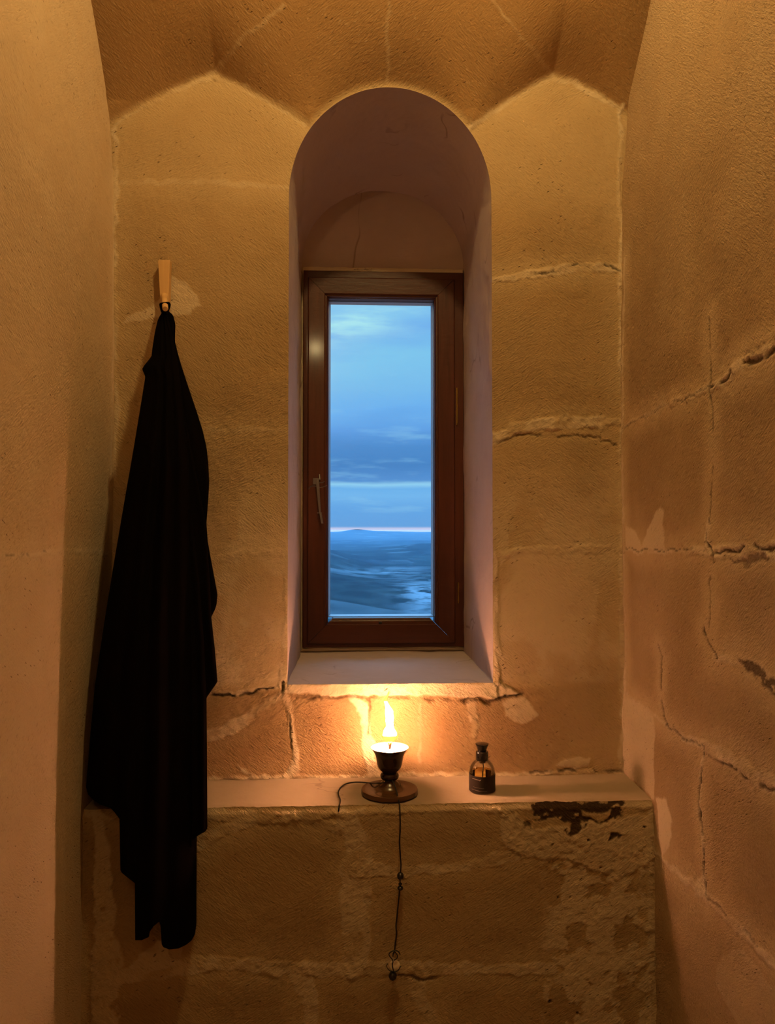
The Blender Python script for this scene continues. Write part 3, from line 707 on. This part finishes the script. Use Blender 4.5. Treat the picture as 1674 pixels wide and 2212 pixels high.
# handle
def wp(px, py, y): return np.array(P(px, py, y))
hd = MB(); q0 = wp(676, 1033, YF); q1 = wp(690, 1047, YF); hd.box(q0[0], q1[0], YF-.006, YF+.001, q1[2], q0[2])
hp = sub(hd).build('handle', M_grey, win, True, .001); hp['label'] = 'grey metal turn handle'
lv = MB()
L0 = wp(686, 1044, YF-.014); L1 = wp(691, 1107, YF-.014)
for (u0, u1, w0, w1) in ((0, 1, .0050, .0030),):
    v = []
    for t_, w_ in ((0, w0), (1, w1)):
        c = L0*(1-t_)+L1*t_
        v += [(c[0]-w_, c[1]-.004, c[2]), (c[0]+w_, c[1]-.004, c[2]), (c[0]+w_, c[1]+.004, c[2]), (c[0]-w_, c[1]+.004, c[2])]
    lv.add(v, [(0, 1, 2, 3), (7, 6, 5, 4), (0, 4, 5, 1), (1, 5, 6, 2), (2, 6, 7, 3), (3, 7, 4, 0)])
E0 = wp(692, 1108, YF-.018); E1 = wp(696, 1131, YF-.020)
v = []
for c, w_ in ((E0, .0034), (E1, .0034)):
    v += [(c[0]-w_, c[1]-.003, c[2]), (c[0]+w_, c[1]-.003, c[2]), (c[0]+w_, c[1]+.003, c[2]), (c[0]-w_, c[1]+.003, c[2])]
lv.add(v, [(0, 1, 2, 3), (7, 6, 5, 4), (0, 4, 5, 1), (1, 5, 6, 2), (2, 6, 7, 3), (3, 7, 4, 0)])
e = wp(688, 1108, YF-.016); lv.box(e[0]-.004, e[0]+.010, YF-.021, YF-.010, e[2]-.0015, e[2]+.0015)
c = wp(686, 1044, YF-.01); lv.box(c[0]-.004, c[0]+.004, YF-.016, YF-.004, c[2]-.004, c[2]+.010)
o = sub(lv).build('lever', M_grey, hp, True, .0006); o.matrix_parent_inverse.identity()
ct = MB(); ct.tube(spline([wp(667, 1057, YF-.002), wp(671, 1051, YF-.006), wp(680, 1050, YF-.010), wp(692, 1053, YF-.012), wp(706, 1049, YF-.004)], 6), .0013)
ct.tube(spline([wp(684, 1042, YF-.010), wp(694, 1043, YF-.010), wp(701, 1040, YF-.004)], 6), .0013)
ct.tube([wp(690, 1025, YF-.003), wp(691, 1036, YF-.008)], .0022)
sub(ct).build('catch', M_grey, hp)
for (ya, yb, px) in ((838, 915, 987), (1258, 1300, 990)):
    h0 = wp(px, ya, .474); h1 = wp(px, yb, .474)
    MBh = MB().tube([h1, h0], .0028, 12); MBh.ball(h1-np.array([0, 0, .003]), .0024)
    sub(MBh).build('hinge', M_brass, win)
d0 = wp(822, 1345, YF+.006); sub(MB().box(d0[0]-.005, d0[0]+.004, YF+.001, YF+.012, d0[2]-.003, d0[2]+.003)).build('drain_clip', M_dark, win, True, .0008)

# ------------------------------------------------------------------ black cloth and coat hook
M_cloth, n = new_mat('black_cloth'); co = n.new('ShaderNodeTexCoord').outputs['Object']
b = n.new('ShaderNodeBsdfPrincipled'); b.inputs['Base Color'].default_value = (.0030, .0020, .0016, 1); b.inputs['Roughness'].default_value = .95
b.inputs['Specular IOR Level'].default_value = .02
b.inputs['Sheen Weight'].default_value = .0; b.inputs['Sheen Roughness'].default_value = .6
finish(n, b, bump(n, n.noise(co, 900, 2), .0003))
M_hook = wood('pale_hook_wood', (.66, .40, .17, 1), (.58, .33, .13, 1), 'z', .55, 14, .0002, coat=0)

TOPY = 675
def cloth_y(py): return float(np.interp(py, [660, 700, 800, 1000, 1400, 1740, 2060], [-.150, -.155, -.180, -.215, -.240, -.250, -.250]))
def fpx(pts):
    pts = sorted(pts, key=lambda q: q[1]); ys = [q[1] for q in pts]; xs_ = [q[0] for q in pts]; return lambda y: float(np.interp(y, ys, xs_))
def cloth_layer(left, right, hem, dy, amp, nf, phase, nc, nr, seed, back=True):
    """one fall of cloth: left/right edges and hem set out in the picture, folds and depth in metres"""
    Lf, Rf = fpx(left), fpx(right); hx = [q[0] for q in hem]; hy = [q[1] for q in hem]
    xl_, xr_ = hx[0], hx[-1]
    top = min(left[0][1], right[0][1]); V = np.zeros((nc, nr, 3)); Bk = np.zeros((nc, nr, 3))
    for i in range(nc):
        s = i/(nc-1); hb = float(np.interp(xl_+(xr_-xl_)*s, hx, hy))
        for j in range(nr):
            t_ = (j/(nr-1)); py = top+(hb-top)*t_; g_ = min(1, max(0, (py-top)/420))
            px = Lf(py)+(Rf(py)-Lf(py))*s
            ss = s+.02*math.sin(py*.006+seed)
            fold = math.sin(ss*nf*2*math.pi+phase)*.6+math.sin(ss*nf*1.37*2*math.pi+phase*2.1+py*.0011)*.4
            rnd = math.sqrt(max(0, 1-(2*s-1)**2))
            wid = (Rf(py)-Lf(py))*PXM
            y = cloth_y(py)+dy-amp*(.15+.85*g_)*fold*min(1, rnd*1.6)-.30*wid*(rnd-.6)*(1 if back else .35)
            p = P(px, py, y); V[i, j] = p
            yb = cloth_y(py)+dy+(.030 if back else .006)+.25*wid*rnd*(1 if back else .1)+amp*.4*fold*rnd
            lim = -.004 if p[2] > ZLEDGE+.03 else YLEDGE-.012
            if back:      # unseen back of the cloth, filled out to the wall to block flame light
                wall_y = -.018 if p[2] > ZLEDGE+.03 else YLEDGE-.014
                yb = y+(wall_y-y)*min(1, rnd*1.5)*(.25+.75*g_)
            ybk = max(y+.0025, min(yb, lim)); Bk[i, j] = (P(px, py, ybk)[0], ybk, p[2])
    Vv = np.concatenate([V.reshape(-1, 3), Bk.reshape(-1, 3)]); k = nc*nr
    f = [tuple(q) for q in grid_faces(nc, nr)]+[tuple(q) for q in grid_faces(nc, nr, k, True)]
    for j in range(nr-1):
        f.append((j, k+j, k+j+1, j+1)); a = (nc-1)*nr+j; f.append((a, a+1, k+a+1, k+a))
    for i in range(nc-1):
        a = i*nr; f.append((a, a+nr, k+a+nr, k+a)); a = i*nr+nr-1; f.append((a, k+a, k+a+nr, a+nr))
    return Vv, f
cl = MB()
hemA = [(184, 1700), (188, 1716), (200, 1728), (214, 1738), (238, 1746), (250, 1760), (257.0, 1770), (257.6, 1878), (262, 1886), (290.0, 1908), (290.6, 2031), (305, 2031), (321, 2024), (322, 2014),
        (323.5, 2011), (330, 2002), (340, 1993), (343, 1991), (346, 2000), (348.5, 2040), (352, 2046), (365, 2051), (385, 2049), (402, 2041), (414, 2031), (421, 2018), (424, 1995)]
leftA = [(351, 672), (341, 690), (334, 720), (329, 752), (327, 770), (307, 795), (314, 812), (308, 850), (290, 960), (264, 1110), (247, 1210), (226, 1340), (205, 1480), (194, 1600), (186, 1700), (186, 2060)]
rightA = [(358, 672), (372, 720), (385, 790), (398, 900), (410, 1010), (419, 1200), (423, 1400), (425, 1600), (425, 1815), (424, 2060)]
cl.add(*cloth_layer(leftA, rightA, hemA, 0, .009, 3.4, .6, 230, 150, 1))
leftB = [(354, 673), (372, 800), (388, 1000), (396, 1200), (400, 1400)]
rightB = [(364, 672), (374, 680), (379, 700), (378, 737), (384, 762), (392, 790), (405, 830), (422, 880), (438, 930), (446, 965), (450, 1000), (452, 1040), (450, 1080), (446, 1130), (449, 1170), (458, 1220), (470, 1284), (468, 1306), (464, 1318), (456, 1334)]
hemB = [(400, 1400), (430, 1380), (456, 1334)]
cl.add(*cloth_layer(leftB, rightB, hemB, .030, .006, 1.3, .2, 40, 110, 2, False))
leftC = [(380, 900), (400, 1200), (410, 1560)]
rightC = [(400, 900), (425, 1030), (445, 1130), (452, 1240), (457, 1336), (464, 1400), (470, 1473), (447, 1506)]
cl.add(*cloth_layer(leftC, rightC, [(410, 1560), (436, 1540), (447, 1506)], .018, .005, 1.2, 1.1, 36, 90, 3, False))
leftD = [(390, 1100), (410, 1400), (412, 1840)]
rightD = [(412, 1100), (430, 1250), (440, 1380), (446, 1500), (447, 1600), (448, 1789), (446, 1797), (425, 1815)]
cl.add(*cloth_layer(leftD, rightD, [(412, 1830), (425, 1815), (446, 1795), (448, 1789)], .008, .004, 1.2, 2.1, 36, 90, 4, False))
cloth = cl.build('black_cloth', M_cloth, None, True, 0, 70)
tag(cloth, 'long black cloth with a ragged hem hanging from the wooden hook', 'cloth')
lp = MB(); lp.tube(spline([P(347, 657, -.131), P(355, 655.5, -.138), P(364, 655, -.131), P(366, 660, -.115), P(362, 672, -.120), P(356, 678, -.150), P(350, 672, -.140), P(347, 660, -.125), P(347, 657, -.131)], 6), .0030, 8)
hl = lp.build('hanging_loop', M_cloth, cloth)

hk0 = P(355, 562, -.03); hook = empty('coat_hook', (float(hk0[0]), -.01, float(P(355, 668, -.01)[2]))); tag(hook, 'pale wooden coat hook on the wall above the black cloth', 'hook')
HO = np.array(hook.location)
def subh(m_): m_.v = [tuple(np.array(q)-HO) for q in m_.v]; return m_
yb, yfr = -.004, -.026
def hq(px, py): return P(px, py, yfr)
pl = MB(); tl, tr_, bl_, br_ = hq(341, 562), hq(366.5, 561), hq(346.5, 668), hq(363.5, 668)
pv = [(q[0], y, q[2]) for q in (tl, tr_, br_, bl_) for y in (yfr, yb)]
pl.add(pv, [(0, 2, 4, 6), (1, 7, 5, 3), (0, 1, 3, 2), (2, 3, 5, 4), (4, 5, 7, 6), (6, 7, 1, 0)])
bp = subh(pl).build('backplate', M_hook, hook, True, .0012, 30)
pg = MB(); pa = P(355, 640, -.022); pb = P(357, 667, -.168)
pg.tube([pa*(1-t_)+pb*t_ for t_ in (0, .3, .7, .97, 1)], .0066, 14, [.0085, .0078, .0070, .0066, .0050])
subh(pg).build('peg', M_hook, hook, True)

# ------------------------------------------------------------------ oil burner with a live flame
M_bowl = simple('dark_polished_wood', (.030, .011, .005), .25, 0, .4, coat=.15)
M_base = simple('brown_polished_wood', (.085, .036, .011), .25, 0, .4, coat=.15)
M_inner = simple('gilt_bowl_lining', (.55, .36, .12), .4, .3)
M_wax = simple('pale_wax', (.80, .70, .52), .35, 0, .4)
M_wick = simple('charred_wick', (.10, .04, .012), .9)
bc = PZ(841.5, 1714.5, ZLEDGE); bc = np.array([bc[0], bc[1], ZLEDGE+.001])
burner = empty('oil_burner', tuple(map(float, bc))); tag(burner, 'dark turned goblet burner with a tall open flame on the ledge', 'burner')
scl = -bc[1]; mpp = (D+bc[1])/F/math.cos(PSI)*1.0
def zpx(py): return float(P(842, py, bc[1])[2]-bc[2])
def r_(w_): return w_/2*mpp
rb = r_(121); O0 = (0, 0, 0)
base = MB().lathe([(rb*.96, 0), (rb, .002), (rb, .009), (rb*.985, .0112), (rb*.90, .0122), (rb*.72, .0118), (rb*.60, .0122), (r_(62), .014)], O0, 64, True, False)
base.lathe([(r_(62), .014), (r_(56), .0165), (r_(50), .020), (r_(46), zpx(1696)), (r_(38), zpx(1690)), (r_(27), zpx(1686.5)), (r_(24), zpx(1683))], O0, 64, False, True)
base.build('base', M_base, burner, True, 0, 50)
z1, z2 = zpx(1684), zpx(1667); zc = (z1+z2)/2; kn = []
for j in range(13):
    a = -math.pi/2+math.pi*j/12; kn.append((r_(22)+r_(18)*math.cos(a), zc+(z2-z1)/2*math.sin(a)))
MB().lathe(kn, O0, 48).build('stem_knob', M_bowl, burner)
zr_ = zpx(1614.5); pr_ = [(r_(26), zpx(1668)), (r_(34), zpx(1665.5)), (r_(42), zpx(1662)), (r_(50), zpx(1656)), (r_(54), zpx(1649)), (r_(56.5), zpx(1641)), (r_(59.5), zpx(1633)), (r_(64), zpx(1627)), (r_(71), zpx(1621)), (r_(78), zpx(1617)), (r_(83), zr_)]
MB().lathe(pr_+[(r_(83.6), zr_+.0006), (r_(82.4), zr_+.0008)], O0, 64, True, False).build('bowl', M_bowl, burner, True, 0, 60)
MB().lathe([(r_(82.2), zr_+.0006), (r_(76), zpx(1617.5)), (r_(69), zpx(1621.5)), (r_(62), zpx(1627))], O0, 64, False, False).build('bowl_lining', M_inner, burner)
wx = MB(); zw = zpx(1618.2); wx.lathe([(r_(73), zw), (r_(60), zw+.0002), (r_(20), zw+.0005), (.0003, zw+.0006)], O0, 48, False, True); wx.build('wax_pool', M_wax, burner)
wk = MB()
for k in range(5):
    a = k*1.26; wk.tube([(0.001*math.cos(a), .001*math.sin(a), zw), (.0016*math.cos(a)+.001, .0016*math.sin(a), zw+.006), (.0042*math.cos(a)+.0005, .0042*math.sin(a), zw+.016)], .0013, 7)
wk.build('wick', M_wick, burner)
# flame: stacked ellipses following a leaning, twisting centre line
FP = [(90, 903, 4), (120, 892, 8), (150, 880, 13), (185, 863, 18), (210, 853, 21), (240, 861, 24), (270, 873, 28), (300, 888, 35), (325, 897, 44), (345, 896, 56), (365, 902, 62), (400, 910, 60), (440, 912, 60), (480, 912, 61), (520, 914, 55), (560, 915, 52),
      (590, 914, 62), (625, 912, 80), (655, 911, 96), (685, 911, 104), (715, 912, 101), (745, 912, 88), (775, 913, 66), (800, 915, 48), (815, 915, 30)]
def fl_pts(rows_, k, lo, hi):
    out = []
    for cy, cxp, hw in rows_:
        if lo <= cy <= hi:
            px = 700+cxp/6.44; py = 1480+cy/6.44; p = P(px, py, bc[1]); out.append((p[0]-bc[0], .15*(p[0]-bc[0]), p[2]-bc[2], hw/6.44*mpp*k))
    return out
def flame_mesh(sec, flat=.8, n=28):
    m_ = MB(); v = []; f = []
    for q, (x, y, z, r) in enumerate(sec):
        for i in range(n):
            a = 2*math.pi*i/n; w_ = 1+.06*math.sin(3*a+q*.5); v.append((x+r*w_*math.cos(a), y+r*w_*flat*math.sin(a), z))
    for q in range(len(sec)-1):
        for i in range(n): f.append((q*n+i, q*n+(i+1) % n, (q+1)*n+(i+1) % n, (q+1)*n+i))
    f.append(tuple(range(n))); f.append(tuple((len(sec)-1)*n+i for i in range(n)))
    return m_.add(v, f)
M_core, n = new_mat('flame_core'); em = n.new('ShaderNodeEmission'); em.inputs[0].default_value = (*FLAME_COL, 1)
sz = n.new('ShaderNodeSeparateXYZ'); n.l.new(n.new('ShaderNodeTexCoord').outputs['Object'], sz.inputs[0])
n.set(em.inputs[1], n.math('MULTIPLY', n.mapr(sz.outputs[2], zpx(1578), zpx(1545), 1.9, .25, True), FLAME_L))
o = n.new('ShaderNodeOutputMaterial'); n.l.new(em.outputs[0], o.inputs[0])
M_veil, n = new_mat('flame_veil'); em = n.new('ShaderNodeEmission'); lw = n.new('ShaderNodeLayerWeight'); lw.inputs[0].default_value = .35
n.set(em.inputs[0], n.mix(lw.outputs['Facing'], (1, .52, .09, 1), (1, .30, .02, 1))); em.inputs[1].default_value = 2.2
tr = n.new('ShaderNodeBsdfTransparent'); mx = n.new('ShaderNodeMixShader'); n.l.new(n.mapr(lw.outputs['Facing'], 0, .8, .55, .12), mx.inputs[0]); n.l.new(tr.outputs[0], mx.inputs[1]); n.l.new(em.outputs[0], mx.inputs[2])
o = n.new('ShaderNodeOutputMaterial'); n.l.new(mx.outputs[0], o.inputs[0])
FPi = []
ys_ = np.array([q[0] for q in FP]); 
for cy in np.linspace(90, 815, 90): FPi.append((cy, float(np.interp(cy, ys_, [q[1] for q in FP])), float(np.interp(cy, ys_, [q[2] for q in FP]))))
fo = flame_mesh(fl_pts(FPi, .90, 225, 700)).build('flame', M_core, burner, True, 0, 180); fo['label'] = 'white hot core of the flame'
fv = flame_mesh(fl_pts(FPi, 1.12, 90, 815), .85).build('flame_veil', M_veil, burner, True, 0, 180); fv['label'] = 'orange outer veil of the flame'

# ------------------------------------------------------------------ scent bottle
M_glass = clear('bottle_glass', (.985, .99, .985, 1), 1.30, 0.0, .55); M_liq = clear('amber_scent', (.93, .80, .50, 1), 1.15, 0.0, .3)
M_label = simple('brown_black_label', (.018, .009, .005), .6, 0, .3)
M_print = simple('pale_print', (.42, .34, .28), .7)
M_cap = simple('black_gloss_cap', (.008, .006, .006), .18, 0, .5, coat=.6)
pc = PZ(1041.5, 1709, ZLEDGE); pc = np.array([pc[0], pc[1], ZLEDGE+.0008])
bot = empty('scent_bottle', tuple(map(float, pc))); tag(bot, 'small clear scent bottle with black stopper and dark label on the ledge', 'bottle')
mpb = (D+pc[1])/F/math.cos(PSI)
def zb(py): return float(P(1041.5, py, pc[1])[2]-pc[2])
R_ = 27.6*mpb
def rw(w_): return w_/2*mpb
outer = [(R_*.90, 0), (R_*.975, .0012), (R_, .0035), (R_, zb(1672)), (R_, zb(1666)), (R_*.985, zb(1662)), (R_*.95, zb(1658)), (R_*.89, zb(1654)), (R_*.81, zb(1650)), (R_*.69, zb(1646)), (R_*.55, zb(1643)), (rw(25), zb(1641)), (rw(24), zb(1636))]
inner = [(max(1e-4, r-.0018), max(z, .0045)) for r, z in outer[::-1]]
MB().lathe(outer+inner[:-1]+[(R_*.86, .0045), (.0004, .0045)], O0, 56, True, True).build('glass_body', M_glass, bot, True, 0, 50)
zl = zb(1665)
MB().lathe([(.0004, .0052), (R_-.0024, .0056), (R_-.0021, .008), (R_-.0021, zl), (.0004, zl)], O0, 56, False, False).build('scent', M_liq, bot, True, 0, 40)
lab = MB(); n_ = 80; v = []; a0_, a1_ = math.radians(-90-155), math.radians(-90+155)
zl0, zl1 = zb(1705.5), zb(1670)
for i in range(n_):
    a = a0_+(a1_-a0_)*i/(n_-1)
    for r, z in ((R_+.0003, zl0), (R_+.0003, zl1), (R_+.0007, zl1), (R_+.0007, zl0)): v.append((r*math.cos(a), r*math.sin(a), z))
f = []
for i in range(n_-1):
    for k in range(4): f.append((i*4+k, i*4+(k+1) % 4, (i+1)*4+(k+1) % 4, (i+1)*4+k))
f += [(0, 1, 2, 3), (4*n_-4, 4*n_-1, 4*n_-2, 4*n_-3)]
lab.add(v, f); lo_ = lab.build('label', M_label, bot, True, 0, 30)
def lab_pt(px, py):
    dxp = max(-26, min(26, px-1041.5))*mpb; a = math.asin(dxp/R_)
    sag = (1-math.cos(a))*8.3*mpb
    return (R_+.0010)*math.sin(a), -(R_+.0010)*math.cos(a), zb(py)+sag*.0
prn = MB()
def stroke(pts, r=.00022): prn.tube([lab_pt(*q) for q in pts], r, 5)
rnd = random.Random(4); x_ = 1018.5
sq = []
for k in range(30):
    t_ = k/29; sq.append((1018.5+15*t_, 1675.5+1.7*t_+1.1*math.sin(k*1.75)))
stroke(sq, .00028); stroke([(1031.5, 1678.8), (1034.8, 1675.2)], .00022)
stroke([(1020+k*.9+ .0, 1693.0+k*.06+.12*math.sin(k*2.1)) for k in range(24)], .00010)
x_ = 1017.5
for k in range(13):
    wd = rnd.uniform(1.0, 2.4); stroke([(x_, 1699.0+(x_-1017)*.08), (x_+wd*.5, 1698.6+(x_-1017)*.08), (x_+wd, 1699.1+(x_-1017)*.08)], .00024 if k < 8 else .00016); x_ += wd+rnd.uniform(.3, .9)
prn.build('print', M_print, lo_, True)
MB().lathe([(rw(26), zb(1641)), (rw(27), zb(1640.3)), (rw(27), zb(1625)), (rw(26), zb(1623)), (rw(24.5), zb(1622.4))], O0, 48).build('collar', M_cap, bot, True, 0, 40)
MB().lathe([(rw(17), zb(1622.6)), (rw(19.5), zb(1619)), (rw(22), zb(1615)), (rw(26), zb(1610)), (rw(28.5), zb(1607.5)), (rw(28.6), zb(1606.4)), (rw(26), zb(1606.0))], O0, 48).build('stopper', M_cap, bot, True, 0, 30)
st_ = MB(); st_.lathe([(rw(15), zb(1642)), (rw(15), zb(1646)), (rw(11), zb(1648))], O0, 24); st_.tube([(.001, 0, zb(1646)), (.003, -.001, zb(1655)), (.001, 0, zb(1668)), (.0, 0, zb(1690))], .0014, 8)
st_.build('dip_tube', simple('amber_tube', (.06, .03, .012), .35), bot)

# ------------------------------------------------------------------ beaded cord
M_cord = simple('black_cord', (.010, .007, .006), .45, 0, .4)
M_bead = simple('black_bead', (.010, .008, .008), .22, 0, .5)
M_shell = simple('ivory_shell', (.85, .68, .50), .5)
YH = YLEDGE-.018
cord = empty('beaded_cord', (float(bc[0]), float(bc[1]-.02), ZLEDGE)); tag(cord, 'black beaded cord tied round the burner stem and hanging down the ledge front', 'cord')
CO = np.array(cord.location)
def subc(m_): m_.v = [tuple(np.array(q)-CO) for q in m_.v]; return m_
rc = .0016; zz_ = ZLEDGE+.0035
cm = MB()
yst = bc[1]
lft = [P(846, 1684, yst-.016), P(836, 1688, yst-.018), P(826, 1691.0, yst-.021)]
lft += [P(815, 1692.0, yst-.012), PZ(800, 1691.5, zz_+.010), PZ(783, 1690, zz_+.006), PZ(765, 1690, zz_+.004), PZ(748, 1693, zz_), PZ(737, 1700, zz_), PZ(731, 1709, zz_), PZ(731, 1717, zz_), PZ(735, 1727, zz_), PZ(734, 1735, zz_), PZ(732.5, 1740, zz_)]
lft += [P(732, 1745, YLEDGE-.006), P(731, 1753, YLEDGE-.006)]
cm.tube(spline(lft, 8), rc, 8)
rgt = [P(845, 1683, yst-.013), P(848, 1687, yst-.022), P(851, 1693, yst-.026), P(855, 1704, yst-.037), P(858, 1715, yst-.049), P(861, 1728, yst-.062), P(863, 1738, YLEDGE-.006), P(863.5, 1746, YH+.006), P(864, 1760, YH), P(864.5, 1790, YH),
       P(863, 1820, YH), P(865, 1850, YH), P(866, 1870, YH), P(865, 1886, YH)]
cm.tube(spline(rgt, 8), rc, 8)
cm.tube(spline([P(864.5, 1898, YH), P(864.5, 1906, YH), P(864.5, 1914, YH)], 6), rc*.85, 8)
lowc = [P(863, 1922, YH), P(862, 1935, YH), P(860, 1955, YH), P(857.5, 1980, YH), P(855.5, 2000, YH), P(856.5, 2018, YH), P(854, 2036, YH), P(852, 2054, YH), P(849, 2062, YH-.002)]
cm.tube(spline(lowc, 8), rc, 8)
ring_ = subc(cm).build('cord', M_cord, cord)
def pxy(cx_p, cy_p, r, sy=1, sc=(1, 1, 1)): p = P(cx_p, cy_p, YH); return MB().ball(p, r*.00103, sc)
for nm, a, b, r, sc in (('bead', 864.8, 1892, 7.2, (1, 1, 1.08)), ('bead', 864.5, 1909.5, 4.0, (1, 1, .7)), ('bead', 864.6, 1918.5, 5.9, (1.05, 1, .8)), ('ball', 848.3, 2108, 8.7, (1, 1, 1.02))):
    subc(pxy(a, b, r, 1, sc)).build(nm, M_bead, cord)
sh = subc(pxy(852.5, 2086, 12.3, 1, (1, .35, 1))).build('shell_disc', M_shell, cord); sh['label'] = 'pale ivory shell disc'
q = lambda x, y, d=0: P(760+x/7.375, 1840+y/7.375, YH-.0062-d)
kn_ = MB()
kn_.tube(spline([q(770, 1635), q(745, 1595), q(700, 1572), q(640, 1585), q(595, 1620), q(600, 1660), q(640, 1710), q(655, 1750), q(645, 1800), q(655, 1860), q(665, 1895)], 8), .0011, 8)
kn_.tube(spline([q(655, 1670, .001), q(660, 1610, .002), q(690, 1600, .002), q(725, 1650, .001), q(715, 1700), q(665, 1730)], 8), .0011, 8)
kn_.tube(spline([q(570, 1780), q(555, 1820), q(575, 1865), q(605, 1895), q(650, 1905), q(700, 1905), q(745, 1880), q(775, 1820)], 8), .0009, 8)
subc(kn_).build('knot', M_cord, cord)

# ------------------------------------------------------------------ landscape beyond the window
M_land, n = new_mat('dusk_countryside')
co = n.new('ShaderNodeTexCoord').outputs['Object']
big = n.noise(co, .0011, 5, .55); fine = n.noise(co, .010, 5, .62)
fld = n.new('ShaderNodeTexVoronoi'); n.set(fld.inputs['Vector'], n.mapping(co, (0, 0, .5), (1, 1, 1))); fld.inputs['Scale'].default_value = .0042
c = n.mix(n.mapr(big, .35, .65, 0, 1), (.003, .008, .010, 1), (.010, .020, .020, 1))
c = n.mix(n.mapr(fine, .45, .75, 0, .55), c, (.030, .045, .045, 1))
sepc = n.new('ShaderNodeSeparateColor'); n.l.new(fld.outputs['Color'], sepc.inputs[0])
c = n.mix(n.math('MULTIPLY', n.mapr(sepc.outputs[0], .80, .84, 0, .8), n.mapr(big, .40, .6, .2, 1)), c, (.055, .075, .09, 1))
town = n.attr('town'); blk = n.new('ShaderNodeTexVoronoi'); n.set(blk.inputs['Vector'], co); blk.inputs['Scale'].default_value = .028
c = n.mix(n.math('MULTIPLY', town, n.mapr(n.noise(co, .012, 4, .6), .42, .55, 0, 1)), c, (.11, .14, .17, 1))
b = n.new('ShaderNodeBsdfPrincipled'); n.set(b.inputs['Base Color'], c); b.inputs['Roughness'].default_value = 1; b.inputs['Specular IOR Level'].default_value = 0
finish(n, b)
az = np.linspace(-.55, .6, 260); dist = np.geomspace(60, 26000, 330)
A, Dd = np.meshgrid(az, dist, indexing='ij'); A, Dd = A.ravel(), Dd.ravel()
gx, gy = Dd*np.tan(A), Dd
HB = -190.0
hgt = HB*np.clip(sstep(0, 900, Dd), 0, 1)-18*(1-sstep(0, 900, Dd))
hgt = hgt+(fbm(gx, gy, 1/900., 4, 501)-.5)*70*sstep(300, 1500, Dd)*sstep(16000, 7000, Dd)
hgt = hgt+105*np.exp(-((A+.055)/.055)**2-((Dd-4600)/1500)**2)+55*np.exp(-((A-.09)/.06)**2-((Dd-7200)/1600)**2)
hgt = hgt+(fbm(gx, gy, 1/2600., 4, 521)-.5)*120*sstep(8000, 14000, Dd)
far = sstep(15000, 24000, Dd); ridge = -.0012*Dd+.0030*Dd*np.exp(-((A-.008)/.016)**2)+.0011*Dd*np.exp(-((A-.03)/.035)**2)+(fbm(A*30, A*0, 1, 4, 541)-.5)*.0012*Dd
hgt = hgt*(1-far)+(ridge+EYE)*far
tw = np.exp(-((A-.10)/.035)**2-((Dd-2350)/420)**2)*1.2+.7*np.exp(-((A-.005)/.02)**2-((Dd-1640)/70)**2)+.55*np.exp(-((A-.05)/.05)**2-((Dd-3300)/350)**2)+.4*np.exp(-((A+.06)/.02)**2-((Dd-2700)/250)**2)
land = obj('hills', np.stack([gx, gy, hgt], 1), grid_faces(len(az), len(dist)), M_land, None, True, dict(town=np.clip(tw, 0, 1)))
tag(land, 'blue dusk countryside with distant hills seen through the window', 'landscape', None, 'structure')
# valley haze: a real scattering layer lying below eye level
M_haze, n = new_mat('valley_haze'); vs = n.new('ShaderNodeVolumeScatter'); vs.inputs['Color'].default_value = (.085, .155, .245, 1); vs.inputs['Density'].default_value = .00011
o = n.new('ShaderNodeOutputMaterial'); n.l.new(vs.outputs[0], o.inputs['Volume'])
y0h, y1h = 150.0, 25500.0; zt0, zt1 = -4.0, .0019*25500
hv = [(-.6*y0h-100, y0h, -420), (.6*y0h+100, y0h, -420), (.6*y0h+100, y0h, zt0), (-.6*y0h-100, y0h, zt0), (-.6*y1h, y1h, -420), (.6*y1h, y1h, -420), (.6*y1h, y1h, zt1), (-.6*y1h, y1h, zt1)]
haze = MB().add(hv, [(0, 3, 2, 1), (4, 5, 6, 7), (0, 1, 5, 4), (1, 2, 6, 5), (2, 3, 7, 6), (3, 0, 4, 7)]).build('valley_haze', M_haze, None, False)
tag(haze, 'blue evening haze lying over the valley outside the window', 'haze', None, 'stuff')
